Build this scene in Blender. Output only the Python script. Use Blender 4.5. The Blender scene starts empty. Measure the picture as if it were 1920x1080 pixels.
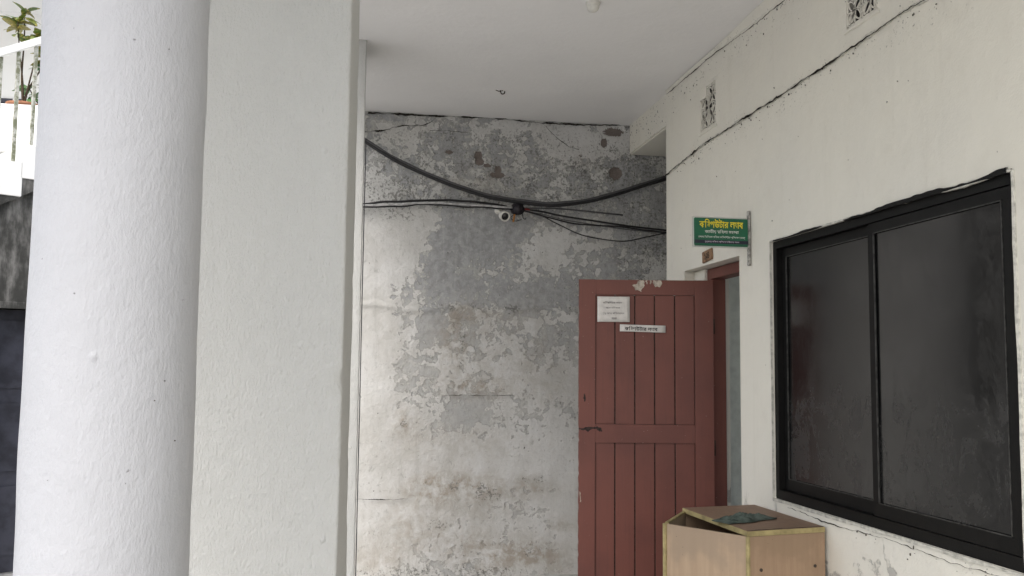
import bpy, bmesh, math, random
import numpy as np
from mathutils import Vector, Matrix, noise as mnoise
R = math.radians
random.seed(7)
sc = bpy.context.scene
COL = sc.collection

# ------------------------------------------------------------------ camera
cam_d = bpy.data.cameras.new('camera')
cam_d.sensor_width = 36.0
cam_d.lens = 36.0 * 1785.0 / 1920.0
cam_d.clip_start = 0.05
cam_d.clip_end = 600
cam = bpy.data.objects.new('camera', cam_d)
COL.objects.link(cam)
yaw, pit, rol = R(9.73), R(4.9), R(0.58)
Fw = Vector((math.sin(yaw) * math.cos(pit), math.cos(yaw) * math.cos(pit), math.sin(pit)))
R0 = Vector((math.cos(yaw), -math.sin(yaw), 0))
U0 = R0.cross(Fw)
Rt = math.cos(rol) * R0 + math.sin(rol) * U0
Up = math.cos(rol) * U0 - math.sin(rol) * R0
mw = Matrix((Rt, Up, -Fw)).transposed().to_4x4()
mw.translation = (0, 0, 1.65)
cam.matrix_world = mw
sc.camera = cam

# ------------------------------------------------------------------ sky, sun, exposure
SUN_TO = Vector((-0.40, -0.55, 0.73)).normalized()
world = bpy.data.worlds.new('World')
sc.world = world
world.use_nodes = True
wn = world.node_tree
wn.nodes.clear()
sky = wn.nodes.new('ShaderNodeTexSky')
sky.sky_type = 'NISHITA'
sky.sun_disc = False
sky.sun_elevation = math.asin(SUN_TO.z)
sky.sun_rotation = math.atan2(SUN_TO.x, SUN_TO.y)
sky.air_density = 1.0
sky.dust_density = 4.0
sky.ozone_density = 1.0
hs = wn.nodes.new('ShaderNodeHueSaturation')
hs.inputs['Saturation'].default_value = 0.5
bg = wn.nodes.new('ShaderNodeBackground')
bg.inputs['Strength'].default_value = 0.15
wo = wn.nodes.new('ShaderNodeOutputWorld')
wn.links.new(sky.outputs['Color'], hs.inputs['Color'])
wn.links.new(hs.outputs['Color'], bg.inputs['Color'])
wn.links.new(bg.outputs['Background'], wo.inputs['Surface'])
sd = bpy.data.lights.new('sun', 'SUN')
sd.energy = 0.5
sd.angle = R(35)
sd.color = (1.0, 0.985, 0.96)
so = bpy.data.objects.new('sun', sd)
COL.objects.link(so)
so.rotation_euler = (-SUN_TO).to_track_quat('-Z', 'Y').to_euler()
so.location = (-6, -4, 9)
sc.view_settings.view_transform = 'Standard'
sc.view_settings.look = 'None'
sc.view_settings.gamma = 1.0
sc.view_settings.exposure = 1.28
sc.view_settings.use_curve_mapping = False
sc.render.engine = 'CYCLES'
sc.cycles.use_denoising = True
sc.cycles.max_bounces = 8
sc.cycles.diffuse_bounces = 5

# ------------------------------------------------------------------ helpers
class MB:
    """collects shapes, links them as one mesh object"""
    def __init__(s):
        s.v = []; s.f = []
    def add(s, vs, fs):
        o = len(s.v)
        s.v += [tuple(p) for p in vs]
        s.f += [tuple(i + o for i in f) for f in fs]
        return s
    def box(s, x0, x1, y0, y1, z0, z1):
        return s.add([(x0,y0,z0),(x1,y0,z0),(x1,y1,z0),(x0,y1,z0),(x0,y0,z1),(x1,y0,z1),(x1,y1,z1),(x0,y1,z1)],
                     [(0,3,2,1),(4,5,6,7),(0,1,5,4),(1,2,6,5),(2,3,7,6),(3,0,4,7)])
    def prism(s, poly, z0, z1):
        n = len(poly)
        vs = [(p[0],p[1],z0) for p in poly] + [(p[0],p[1],z1) for p in poly]
        fs = [tuple(range(n-1,-1,-1)), tuple(range(n,2*n))] + [(i,(i+1)%n,n+(i+1)%n,n+i) for i in range(n)]
        return s.add(vs, fs)
    def slab(s, a, b, th, z0, z1):
        """vertical board standing on the plan line a-b, th thick to the left of a->b"""
        d = Vector((b[0]-a[0], b[1]-a[1])).normalized(); n = Vector((-d.y, d.x)) * th
        return s.prism([a, b, (b[0]+n.x, b[1]+n.y), (a[0]+n.x, a[1]+n.y)], z0, z1)
    def tube(s, pts, r, n=8, cap=True):
        pts = [Vector(p) for p in pts]; m = len(pts)
        o = len(s.v)
        rr = r if hasattr(r, '__len__') else [r]*m
        ref = Vector((0.01, 0.02, 1))
        for i, p in enumerate(pts):
            t = (pts[min(i+1,m-1)] - pts[max(i-1,0)]).normalized()
            a = t.cross(ref)
            if a.length < 1e-3: a = t.cross(Vector((1,0,0)))
            a.normalize(); b = t.cross(a)
            for k in range(n):
                w = 2*math.pi*k/n
                s.v.append(tuple(p + (a*math.cos(w) + b*math.sin(w))*rr[i]))
        for i in range(m-1):
            for k in range(n):
                s.f.append((o+i*n+k, o+i*n+(k+1)%n, o+(i+1)*n+(k+1)%n, o+(i+1)*n+k))
        if cap:
            s.f.append(tuple(o+k for k in range(n-1,-1,-1)))
            s.f.append(tuple(o+(m-1)*n+k for k in range(n)))
        return s
    def lathe(s, prof, axis_o, axis_d, n=24):
        d = Vector(axis_d).normalized(); o = Vector(axis_o)
        a = d.orthogonal().normalized(); b = d.cross(a)
        base = len(s.v); m = len(prof)
        for (r, h) in prof:
            for k in range(n):
                w = 2*math.pi*k/n
                s.v.append(tuple(o + d*h + (a*math.cos(w)+b*math.sin(w))*max(r,1e-5)))
        for i in range(m-1):
            for k in range(n):
                s.f.append((base+i*n+k, base+i*n+(k+1)%n, base+(i+1)*n+(k+1)%n, base+(i+1)*n+k))
        return s
    def build(s, name, mat, parent=None, smooth=False, bevel=0.0):
        me = bpy.data.meshes.new(name)
        me.from_pydata(s.v, [], s.f); me.update()
        bm = bmesh.new(); bm.from_mesh(me)
        if bevel:
            bmesh.ops.remove_doubles(bm, verts=bm.verts, dist=1e-6)
            es = [e for e in bm.edges if len(e.link_faces)==2 and e.calc_face_angle(0) > 0.5]
            bmesh.ops.bevel(bm, geom=es, offset=bevel, segments=2, affect='EDGES', clamp_overlap=True)
        bmesh.ops.recalc_face_normals(bm, faces=bm.faces)
        bm.to_mesh(me); bm.free()
        return link(name, me, mat, parent, smooth)

def link(name, me, mat, parent=None, smooth=False):
    if smooth:
        me.polygons.foreach_set('use_smooth', [True]*len(me.polygons))
    if mat is not None and not me.materials: me.materials.append(mat)
    o = bpy.data.objects.new(name, me)
    COL.objects.link(o)
    if parent is not None: o.parent = parent
    return o

def empty(name, loc=(0,0,0), rz=0.0, parent=None):
    o = bpy.data.objects.new(name, None); COL.objects.link(o)
    o.empty_display_size = 0.1
    o.location = loc; o.rotation_euler = (0,0,rz)
    if parent is not None: o.parent = parent
    return o

def tag(o, label=None, cat=None, group=None, kind=None):
    if label: o['label'] = label
    if cat: o['category'] = cat
    if group: o['group'] = group
    if kind: o['kind'] = kind
    return o

def nz(x, y, z, s=1.0):
    return mnoise.noise(Vector((x*s, y*s, z*s)))

def smooth_path(pts, k=4):
    """Catmull-Rom through the points"""
    P = [Vector(p) for p in pts]; P = [P[0]*2-P[1]] + P + [P[-1]*2-P[-2]]
    out = []
    for i in range(1, len(P)-2):
        for j in range(k):
            t = j/k
            out.append(0.5*((2*P[i]) + (P[i+1]-P[i-1])*t + (2*P[i-1]-5*P[i]+4*P[i+1]-P[i+2])*t*t + (3*P[i]-P[i-1]-3*P[i+1]+P[i+2])*t**3))
    out.append(P[-2])
    return out

# ------------------------------------------------------------------ material kit
class NT:
    def __init__(s, name, rough=0.8, spec=0.3):
        s.m = bpy.data.materials.new(name); s.m.use_nodes = True
        s.t = s.m.node_tree; s.t.nodes.clear()
        s.o = s.t.nodes.new('ShaderNodeOutputMaterial')
        s.p = s.t.nodes.new('ShaderNodeBsdfPrincipled')
        s.t.links.new(s.p.outputs[0], s.o.inputs[0])
        s.p.inputs['Roughness'].default_value = rough
        s.p.inputs['Specular IOR Level'].default_value = spec
        s.tc = s.t.nodes.new('ShaderNodeTexCoord')
        s.pos = s.tc.outputs['Object']
    def put(s, sock, v):
        if hasattr(v, 'is_output') or isinstance(v, bpy.types.NodeSocket): s.t.links.new(v, sock)
        elif hasattr(v, '__len__') and len(v)==3 and sock.type=='RGBA': sock.default_value = (*v, 1)
        else: sock.default_value = v
    def mapping(s, scale=(1,1,1), loc=(0,0,0), rot=(0,0,0), src=None):
        n = s.t.nodes.new('ShaderNodeMapping'); s.put(n.inputs['Vector'], src or s.pos)
        n.inputs['Scale'].default_value = scale; n.inputs['Location'].default_value = loc; n.inputs['Rotation'].default_value = rot
        return n.outputs[0]
    def noise(s, scale, detail=4, rough=0.55, vec=None, dist=0.0):
        n = s.t.nodes.new('ShaderNodeTexNoise'); s.put(n.inputs['Vector'], vec or s.pos)
        n.inputs['Scale'].default_value = scale; n.inputs['Detail'].default_value = detail
        n.inputs['Roughness'].default_value = rough; n.inputs['Distortion'].default_value = dist
        return n.outputs['Fac']
    def voro(s, scale, vec=None, feat='F1', rnd=1.0):
        n = s.t.nodes.new('ShaderNodeTexVoronoi'); n.feature = feat; s.put(n.inputs['Vector'], vec or s.pos)
        n.inputs['Scale'].default_value = scale; n.inputs['Randomness'].default_value = rnd
        return n.outputs['Distance']
    def math(s, op, a, b=0.0, c=0.0, clamp=False):
        n = s.t.nodes.new('ShaderNodeMath'); n.operation = op; n.use_clamp = clamp
        s.put(n.inputs[0], a); s.put(n.inputs[1], b); s.put(n.inputs[2], c)
        return n.outputs[0]
    def step(s, x, lo, hi, a=0.0, b=1.0):
        n = s.t.nodes.new('ShaderNodeMapRange'); n.interpolation_type = 'SMOOTHSTEP'
        s.put(n.inputs['Value'], x); n.inputs['From Min'].default_value = lo; n.inputs['From Max'].default_value = hi
        n.inputs['To Min'].default_value = a; n.inputs['To Max'].default_value = b
        return n.outputs[0]
    def mix(s, fac, a, b, mode='MIX'):
        n = s.t.nodes.new('ShaderNodeMix'); n.data_type = 'RGBA'; n.blend_type = mode
        s.put(n.inputs[0], fac); s.put(n.inputs[6], a); s.put(n.inputs[7], b)
        return n.outputs[2]
    def attr(s, name):
        n = s.t.nodes.new('ShaderNodeAttribute'); n.attribute_name = name
        return n
    def sep(s, v):
        n = s.t.nodes.new('ShaderNodeSeparateXYZ'); s.put(n.inputs[0], v)
        return n.outputs
    def bump(s, h, dist=0.01, strength=1.0, nrm=None):
        n = s.t.nodes.new('ShaderNodeBump'); s.put(n.inputs['Height'], h)
        n.inputs['Distance'].default_value = dist; n.inputs['Strength'].default_value = strength
        if nrm: s.put(n.inputs['Normal'], nrm)
        return n.outputs[0]
    def col(s, c): s.put(s.p.inputs['Base Color'], c); return s
    def rgh(s, c): s.put(s.p.inputs['Roughness'], c); return s
    def nrm(s, n): s.put(s.p.inputs['Normal'], n); return s

def painted(name, base, dirt, amount=0.3, rough=0.75, lump=0.004, fine=0.0015, speck=0.0, speck_col=(0.08,0.075,0.07), tint=None, sc1=1.3):
    """hand-painted render: brush texture, lumps, faint blotches, pin specks"""
    k = NT(name, rough, 0.25)
    a = k.noise(sc1, 5, 0.6); b = k.noise(9, 5, 0.6)
    m = k.math('MULTIPLY', k.step(a, 0.4, 0.75), amount)
    c = k.mix(m, base, dirt)
    c = k.mix(k.math('MULTIPLY', k.step(b, 0.5, 0.8), amount*0.6), c, dirt)
    if tint:
        c = k.mix(k.math('MULTIPLY', k.step(k.noise(0.7, 2, 0.5, k.mapping(loc=(3,1,2))), 0.35, 0.65), 0.6), c, tint)
    if speck:
        sp = k.step(k.noise(38, 3, 0.5), 0.76-speck*0.1, 0.80-speck*0.1)
        c = k.mix(k.math('MULTIPLY', sp, 0.75), c, speck_col)
    k.col(c)
    h1 = k.noise(26, 4, 0.5); h2 = k.noise(140, 4, 0.65, k.mapping((1,1,0.45)))
    lm = k.step(k.voro(14), 0.0, 0.16, 1, 0)
    lm = k.math('MULTIPLY', lm, k.step(k.noise(3.1, 2), 0.52, 0.62))
    n1 = k.bump(h1, lump)
    n2 = k.bump(lm, lump*0.9, 0.7, n1)
    k.nrm(k.bump(h2, fine, 1.0, n2))
    return k.m

def plain(name, c, rough=0.6, spec=0.3, var=0.15, scale=12, bump=0.0005, metal=0.0):
    k = NT(name, rough, spec)
    d = tuple(x*(1-var*1.6) for x in c)
    k.col(k.mix(k.step(k.noise(scale, 4, 0.6), 0.35, 0.7), c, d))
    k.p.inputs['Metallic'].default_value = metal
    if bump: k.nrm(k.bump(k.noise(scale*9, 3), bump))
    return k.m

M = {}
M['column'] = painted('column_paint', (0.375,0.383,0.405), (0.335,0.343,0.362), 0.35, 0.5, 0.0032, 0.0024, 0.25)
M['pillar'] = painted('pillar_paint', (0.475,0.48,0.468), (0.42,0.425,0.415), 0.45, 0.5, 0.0065, 0.0050, 0.2)
M['ceiling'] = painted('ceiling_paint', (0.77,0.765,0.76), (0.70,0.695,0.69), 0.4, 0.85, 0.002, 0.0012, 0.0)
M['interior'] = plain('interior_paint', (0.70,0.72,0.67), 0.8, 0.2, 0.1)
M['black_metal'] = plain('black_frame', (0.0060,0.0060,0.0058), 0.5, 0.16, 0.2, 20)
M['maroon'] = None
M['cable'] = plain('cable_rubber', (0.018,0.018,0.02), 0.55, 0.4, 0.2, 30)
M['wire_grey'] = plain('wire_grey', (0.075,0.075,0.08), 0.5, 0.4, 0.2, 30)
M['wire_white'] = plain('wire_white', (0.5,0.5,0.5), 0.4, 0.4, 0.3, 22)
M['plastic_white'] = plain('plastic_white', (0.66,0.65,0.60), 0.4, 0.45, 0.1, 12)
M['lens'] = plain('lens_black', (0.01,0.01,0.012), 0.12, 0.6, 0.1, 12, 0)
M['orange'] = plain('wire_orange', (0.5,0.22,0.06), 0.6, 0.3, 0.2)
M['red'] = plain('wire_red', (0.25,0.03,0.03), 0.6, 0.3, 0.2)
M['box_black'] = plain('box_black', (0.022,0.018,0.024), 0.5, 0.35, 0.3, 30)
M['crack'] = plain('crack_dark', (0.045,0.040,0.034), 0.95, 0.05, 0.4, 40)
M['spot'] = plain('mould_spot', (0.10,0.095,0.08), 0.95, 0.05, 0.4, 40)
M['putty'] = plain('lime_putty', (0.62,0.61,0.55), 0.9, 0.1, 0.25, 30, 0.002)
M['yellow'] = plain('edge_lipping', (0.38,0.315,0.15), 0.6, 0.3, 0.25, 14)
M['paper'] = plain('paper', (0.60,0.58,0.55), 0.8, 0.15, 0.08, 25)
M['ink'] = plain('ink_black', (0.03,0.03,0.03), 0.8, 0.1, 0.2)
M['ink_faint'] = plain('ink_faint', (0.14,0.13,0.13), 0.8, 0.1, 0.2)
M['sign_green'] = plain('sign_green', (0.012,0.115,0.058), 0.4, 0.4, 0.12, 8)
M['sign_dark'] = plain('sign_band', (0.022,0.022,0.04), 0.45, 0.35, 0.1)
M['sign_yellow'] = plain('sign_yellow', (0.78,0.66,0.05), 0.5, 0.3, 0.08)
M['sign_white'] = plain('sign_white', (0.72,0.74,0.70), 0.5, 0.3, 0.08)
M['sign_pink'] = plain('sign_pale_pink', (0.66,0.58,0.66), 0.5, 0.3, 0.08)
M['tile_brown'] = plain('terracotta', (0.30,0.185,0.11), 0.7, 0.25, 0.35, 30)
M['bracket'] = plain('bracket_paint', (0.42,0.41,0.38), 0.6, 0.3, 0.5, 40)
M['flake_pale'] = plain('flaked_primer', (0.50,0.45,0.38), 0.9, 0.1, 0.3, 40)
M['white_step'] = painted('stair_paint', (0.80,0.80,0.78), (0.66,0.66,0.63), 0.3, 0.7, 0.002, 0.001)
M['baluster'] = None
M['hook'] = plain('hook_rust', (0.07,0.055,0.045), 0.8, 0.2, 0.4)
M['far_wall'] = painted('far_paint', (0.78,0.78,0.77), (0.68,0.68,0.66), 0.2, 0.8, 0.002, 0.001)
M['dark_door'] = plain('dark_door', (0.055,0.057,0.075), 0.6, 0.3, 0.3, 6)
M['stem'] = plain('stem_bark', (0.06,0.045,0.03), 0.9, 0.1, 0.3, 30)
M['pot'] = plain('clay_pot', (0.3,0.14,0.08), 0.8, 0.2, 0.2)
M['grime'] = plain('greasy_grime', (0.035,0.022,0.018), 0.7, 0.3, 0.5, 60)
M['soil'] = plain('soil', (0.05,0.035,0.025), 0.95, 0.05, 0.3)

def m_maroon():
    k = NT('maroon_paint', 0.5, 0.35)
    a = k.noise(2.2, 5, 0.6); g = k.noise(60, 4, 0.6, k.mapping((1,1,0.06)))
    c = k.mix(k.step(a, 0.35, 0.7), (0.150,0.053,0.040), (0.118,0.043,0.034))
    c = k.mix(k.math('MULTIPLY', k.step(g, 0.5, 0.75), 0.25), c, (0.09,0.035,0.03))
    c = k.mix(k.math('MULTIPLY', k.step(k.noise(70, 2, 0.5), 0.74, 0.78), 0.5), c, (0.35,0.28,0.23))
    k.col(c); k.nrm(k.bump(g, 0.0012, 0.8, k.bump(k.noise(180,3), 0.0004)))
    return k.m
M['maroon'] = m_maroon()

def m_baluster():
    k = NT('weathered_baluster', 0.8, 0.2)
    c = k.mix(k.step(k.noise(16, 5, 0.65), 0.4, 0.6), (0.48,0.48,0.44), (0.17,0.18,0.12))
    k.col(c); return k.m
M['baluster'] = m_baluster()

def m_concrete(name='stained_concrete', hi=(0.22,0.215,0.205), lo=(0.05,0.05,0.047)):
    k = NT(name, 0.95, 0.1)
    st = k.noise(5, 7, 0.65, k.mapping((1,1,0.25)))
    b = k.noise(2.1, 5, 0.6)
    f = k.math('ADD', k.math('MULTIPLY', st, 0.6), k.math('MULTIPLY', b, 0.4))
    c = k.mix(k.step(f, 0.42, 0.58), lo, hi)
    k.col(c); k.nrm(k.bump(k.noise(30, 6, 0.6), 0.006))
    return k.m
M['stained'] = m_concrete()
M['floor'] = m_concrete('floor_cement', (0.46,0.45,0.42), (0.37,0.36,0.34))
M['yard'] = m_concrete('yard_ground', (0.48,0.475,0.46), (0.37,0.365,0.355))

def m_wood(name, a, b, worn=None):
    k = NT(name, 0.6, 0.25)
    g = k.noise(34, 6, 0.65, k.mapping((1,1,0.05)), 0.4)
    w = k.noise(3.2, 4, 0.6)
    c = k.mix(k.step(g, 0.3, 0.72), a, b)
    c = k.mix(k.math('MULTIPLY', k.step(w, 0.45, 0.75), 0.4), c, tuple(x*0.75 for x in a))
    if worn:
        z = k.sep(k.pos)[2]
        wm = k.math('MULTIPLY', k.step(k.math('ADD', z, k.math('MULTIPLY', k.noise(7, 4), 0.5)), 0.95, 1.08), 0.75)
        c = k.mix(wm, c, worn)
    c = k.mix(k.math('MULTIPLY', k.step(k.noise(90, 2, 0.5), 0.73, 0.77), 0.6), c, (0.06,0.045,0.035))
    k.col(c); k.nrm(k.bump(g, 0.0006))
    return k.m
M['ply_light'] = m_wood('plywood_pale', (0.42,0.31,0.21), (0.36,0.26,0.175), (0.30,0.23,0.165))
M['ply_warm'] = m_wood('plywood_warm', (0.36,0.25,0.165), (0.30,0.205,0.135), (0.27,0.19,0.125))
M['ply_top'] = m_wood('plywood_worn_top', (0.235,0.155,0.105), (0.19,0.125,0.085))
M['ply_in'] = plain('plywood_inside', (0.12,0.085,0.06), 0.9, 0.1)

def m_cloth():
    k = NT('dark_cloth', 0.9, 0.1)
    c = k.mix(k.step(k.noise(22, 4), 0.35, 0.65), (0.045,0.06,0.05), (0.09,0.11,0.095))
    k.col(c); k.nrm(k.bump(k.noise(300, 2), 0.0006)); return k.m
M['cloth'] = m_cloth()

def m_glass():
    k = NT('tinted_glass', 0.06, 0.5)
    k.p.inputs['IOR'].default_value = 1.5
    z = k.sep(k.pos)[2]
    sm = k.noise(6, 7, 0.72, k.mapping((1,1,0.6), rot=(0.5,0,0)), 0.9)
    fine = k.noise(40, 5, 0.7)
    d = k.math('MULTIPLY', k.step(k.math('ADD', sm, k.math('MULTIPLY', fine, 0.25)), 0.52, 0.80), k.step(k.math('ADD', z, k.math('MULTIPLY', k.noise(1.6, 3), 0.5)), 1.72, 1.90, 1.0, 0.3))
    d = k.math('ADD', d, k.math('MULTIPLY', k.step(z, 1.45, 1.60, 1.0, 0.0), 0.22))  # lower panes paler: reflections painted into the colour, mixed with dust
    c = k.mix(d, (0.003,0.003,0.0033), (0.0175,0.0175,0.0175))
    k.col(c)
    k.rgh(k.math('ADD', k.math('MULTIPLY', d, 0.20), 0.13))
    k.nrm(k.bump(k.noise(2.5, 2), 0.004, 0.25))
    return k.m
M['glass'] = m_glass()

def m_cream():
    """cream wall paint: blotches, mould near the ceiling and the seam, scuffs and bare patches low down"""
    k = NT('cream_wall_paint', 0.75, 0.25)
    z = k.sep(k.pos)[2]
    a = k.noise(0.9, 5, 0.6); b = k.noise(6, 6, 0.62); f = k.noise(55, 4, 0.6)
    c = k.mix(k.step(a, 0.35, 0.7), (0.70,0.68,0.605), (0.665,0.65,0.59))
    c = k.mix(k.math('MULTIPLY', k.step(b, 0.5, 0.75), 0.25), c, (0.58,0.55,0.48))
    streak = k.noise(9, 5, 0.6, k.mapping((1,1,0.07)))
    c = k.mix(k.math('MULTIPLY', k.step(streak, 0.55, 0.75), 0.18), c, (0.53,0.51,0.44))
    # bare and greyed patches under the window
    low = k.step(z, 0.45, 0.98, 1, 0)
    pt = k.step(k.math('ADD', k.noise(5.5, 7, 0.68, None, 0.5), k.math('MULTIPLY', low, 0.10)), 0.57, 0.62)
    pt = k.math('MULTIPLY', pt, k.step(z, 0.90, 0.98, 1, 0))
    c = k.mix(k.math('MULTIPLY', pt, 0.8), c, (0.36,0.355,0.33))
    # mould specks by the ceiling and round the seam
    top = k.math('MAXIMUM', k.step(z, 3.42, 3.72), k.step(k.math('ABSOLUTE', k.math('SUBTRACT', z, 3.12)), 0.02, 0.14, 0.75, 0))
    sp = k.math('MULTIPLY', k.step(k.math('ADD', f, k.math('MULTIPLY', k.noise(7,3), 0.35)), 0.80, 0.88), top)
    c = k.mix(k.math('MULTIPLY', sp, 0.8), c, (0.07,0.065,0.05))
    rs = k.step(k.noise(30, 2, 0.5), 0.775, 0.80)
    c = k.mix(k.math('MULTIPLY', rs, 0.6), c, (0.12,0.11,0.09))
    k.col(c)
    n1 = k.bump(k.noise(12, 4), 0.006)
    n2 = k.bump(k.noise(110, 4, 0.6), 0.0012, 1.0, n1)
    k.nrm(k.bump(pt, -0.003, 0.8, n2))
    return k.m
M['cream'] = m_cream()

def m_backwall():
    """old lime wash flaking off grey cement, with damp, mould and plaster holes; attributes hold the authored spread of each"""
    k = NT('flaking_lime_wash', 0.9, 0.15)
    A = k.attr('wear'); s = k.t.nodes.new('ShaderNodeSeparateColor'); k.put(s.inputs[0], A.outputs['Color'])
    P, G, Mo = s.outputs[0], s.outputs[1], s.outputs[2]
    Ho = k.attr('hole').outputs['Fac']
    z = k.sep(k.pos)[2]
    n1 = k.noise(3.4, 9, 0.62, None, 0.35); n2 = k.noise(17, 7, 0.62, None, 0.3); n3 = k.noise(70, 5, 0.6)
    m = k.math('ADD', P, k.math('MULTIPLY', k.math('SUBTRACT', n1, 0.5), 1.35))
    m = k.math('ADD', m, k.math('MULTIPLY', k.math('SUBTRACT', n2, 0.5), 1.15))
    fl = k.step(m, 0.475, 0.525)
    # thin older coat between cement and top coat
    fl2 = k.step(k.math('ADD', m, k.math('MULTIPLY', k.math('SUBTRACT', k.noise(8, 8, 0.66, k.mapping(loc=(5,2,7))), 0.5), 0.9)), 0.40, 0.45)
    cem = k.mix(k.step(n2, 0.35, 0.65), (0.36,0.365,0.37), (0.27,0.275,0.275))
    old = k.mix(k.step(n1, 0.35, 0.65), (0.46,0.455,0.435), (0.37,0.375,0.365))
    wash = k.mix(k.step(k.noise(2.3, 6, 0.6, k.mapping(loc=(1,9,4))), 0.35, 0.7), (0.56,0.56,0.55), (0.46,0.455,0.435))
    low = k.step(k.math('ADD', z, k.math('MULTIPLY', n1, 0.6)), 2.0, 2.6, 1, 0)
    soft = k.step(m, 0.36, 0.66)
    cem = k.mix(k.math('MULTIPLY', low, 0.55), cem, old)
    c = k.mix(fl2, cem, old)
    c = k.mix(k.mix(k.math('MULTIPLY', low, 0.6), fl, soft), c, wash)
    mot = k.noise(26, 8, 0.7, k.mapping((1,1,0.7), (4,1,8)), 0.6)
    c = k.mix(k.math('MULTIPLY', k.step(mot, 0.46, 0.28), 0.6), c, (0.24,0.24,0.23))
    c = k.mix(k.math('MULTIPLY', k.step(mot, 0.54, 0.72), 0.5), c, (0.62,0.615,0.60))
    # curled pale rim and thin dark line along the flake edges
    rim = k.math('MULTIPLY', k.step(m, 0.50, 0.53), k.step(m, 0.53, 0.60, 1, 0))
    c = k.mix(k.math('MULTIPLY', rim, 0.45), c, (0.66,0.65,0.63))
    drk = k.math('MULTIPLY', k.step(m, 0.44, 0.475), k.step(m, 0.475, 0.49, 1, 0))
    c = k.mix(k.math('MULTIPLY', drk, 0.35), c, (0.14,0.14,0.13))
    # wash runs
    run = k.noise(14, 6, 0.65, k.mapping((1,1,0.06)))
    c = k.mix(k.math('MULTIPLY', k.step(run, 0.52, 0.75), 0.35), c, (0.58,0.58,0.575))
    c = k.mix(k.math('MULTIPLY', k.step(run, 0.46, 0.25), 0.30), c, (0.27,0.265,0.25))
    # damp brown
    bn = k.math('MULTIPLY', G, k.step(k.math('ADD', k.noise(11, 7, 0.68), k.math('MULTIPLY', k.noise(4, 4), 0.5)), 0.58, 0.92), clamp=True)
    c = k.mix(k.math('MULTIPLY', bn, 0.85), c, (0.30,0.262,0.215))
    # mould: soft shadowing plus dense specks
    ms = k.math('MULTIPLY', Mo, k.step(k.noise(9, 7, 0.68, k.mapping(loc=(2,2,2))), 0.36, 0.62), clamp=True)
    c = k.mix(k.math('MULTIPLY', ms, 0.16), c, (0.17,0.175,0.155))
    spk = k.step(k.math('ADD', k.noise(52, 5, 0.68), k.math('ADD', k.math('MULTIPLY', k.noise(8, 5, 0.65), 0.55), k.math('MULTIPLY', Mo, 0.08))), 0.85, 0.97)
    spk = k.math('MULTIPLY', spk, k.step(Mo, 0.10, 0.45))
    c = k.mix(k.math('MULTIPLY', spk, 0.66), c, (0.085,0.085,0.075))
    sp2 = k.step(k.noise(33, 3, 0.5, k.mapping(loc=(7,7,1))), 0.715, 0.745)
    c = k.mix(k.math('MULTIPLY', sp2, 0.75), c, (0.06,0.055,0.05))
    # holes down to brown undercoat
    hm = k.step(k.math('ADD', Ho, k.math('MULTIPLY', k.math('SUBTRACT', n3, 0.5), 0.9)), 0.46, 0.54)
    c = k.mix(hm, c, k.mix(n3, (0.21,0.18,0.165), (0.13,0.11,0.10)))
    k.col(c)
    h = k.math('ADD', k.math('MULTIPLY', fl, 1.0), k.math('MULTIPLY', fl2, 0.6))
    h = k.math('SUBTRACT', h, k.math('MULTIPLY', hm, 2.0))
    nb = k.bump(h, 0.0025, 0.9, k.bump(k.noise(22, 7, 0.62), 0.010, 0.8))
    k.nrm(k.bump(n3, 0.002, 0.8, nb))
    return k.m
M['backwall'] = m_backwall()

def m_leaf(name, a, b, c2):
    k = NT(name, 0.45, 0.4)
    oi = k.t.nodes.new('ShaderNodeObjectInfo')
    c = k.mix(k.step(oi.outputs['Random'], 0.25, 0.75), a, b)
    c = k.mix(k.step(k.noise(28, 4), 0.5, 0.62), c, c2)
    k.col(c)
    k.p.inputs['Transmission Weight'].default_value = 0.0
    return k.m
M['croton'] = m_leaf('croton_leaf', (0.09,0.15,0.03), (0.20,0.18,0.04), (0.36,0.30,0.07))
M['green_leaf'] = m_leaf('green_leaf', (0.05,0.12,0.04), (0.09,0.19,0.06), (0.13,0.24,0.08))

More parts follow.
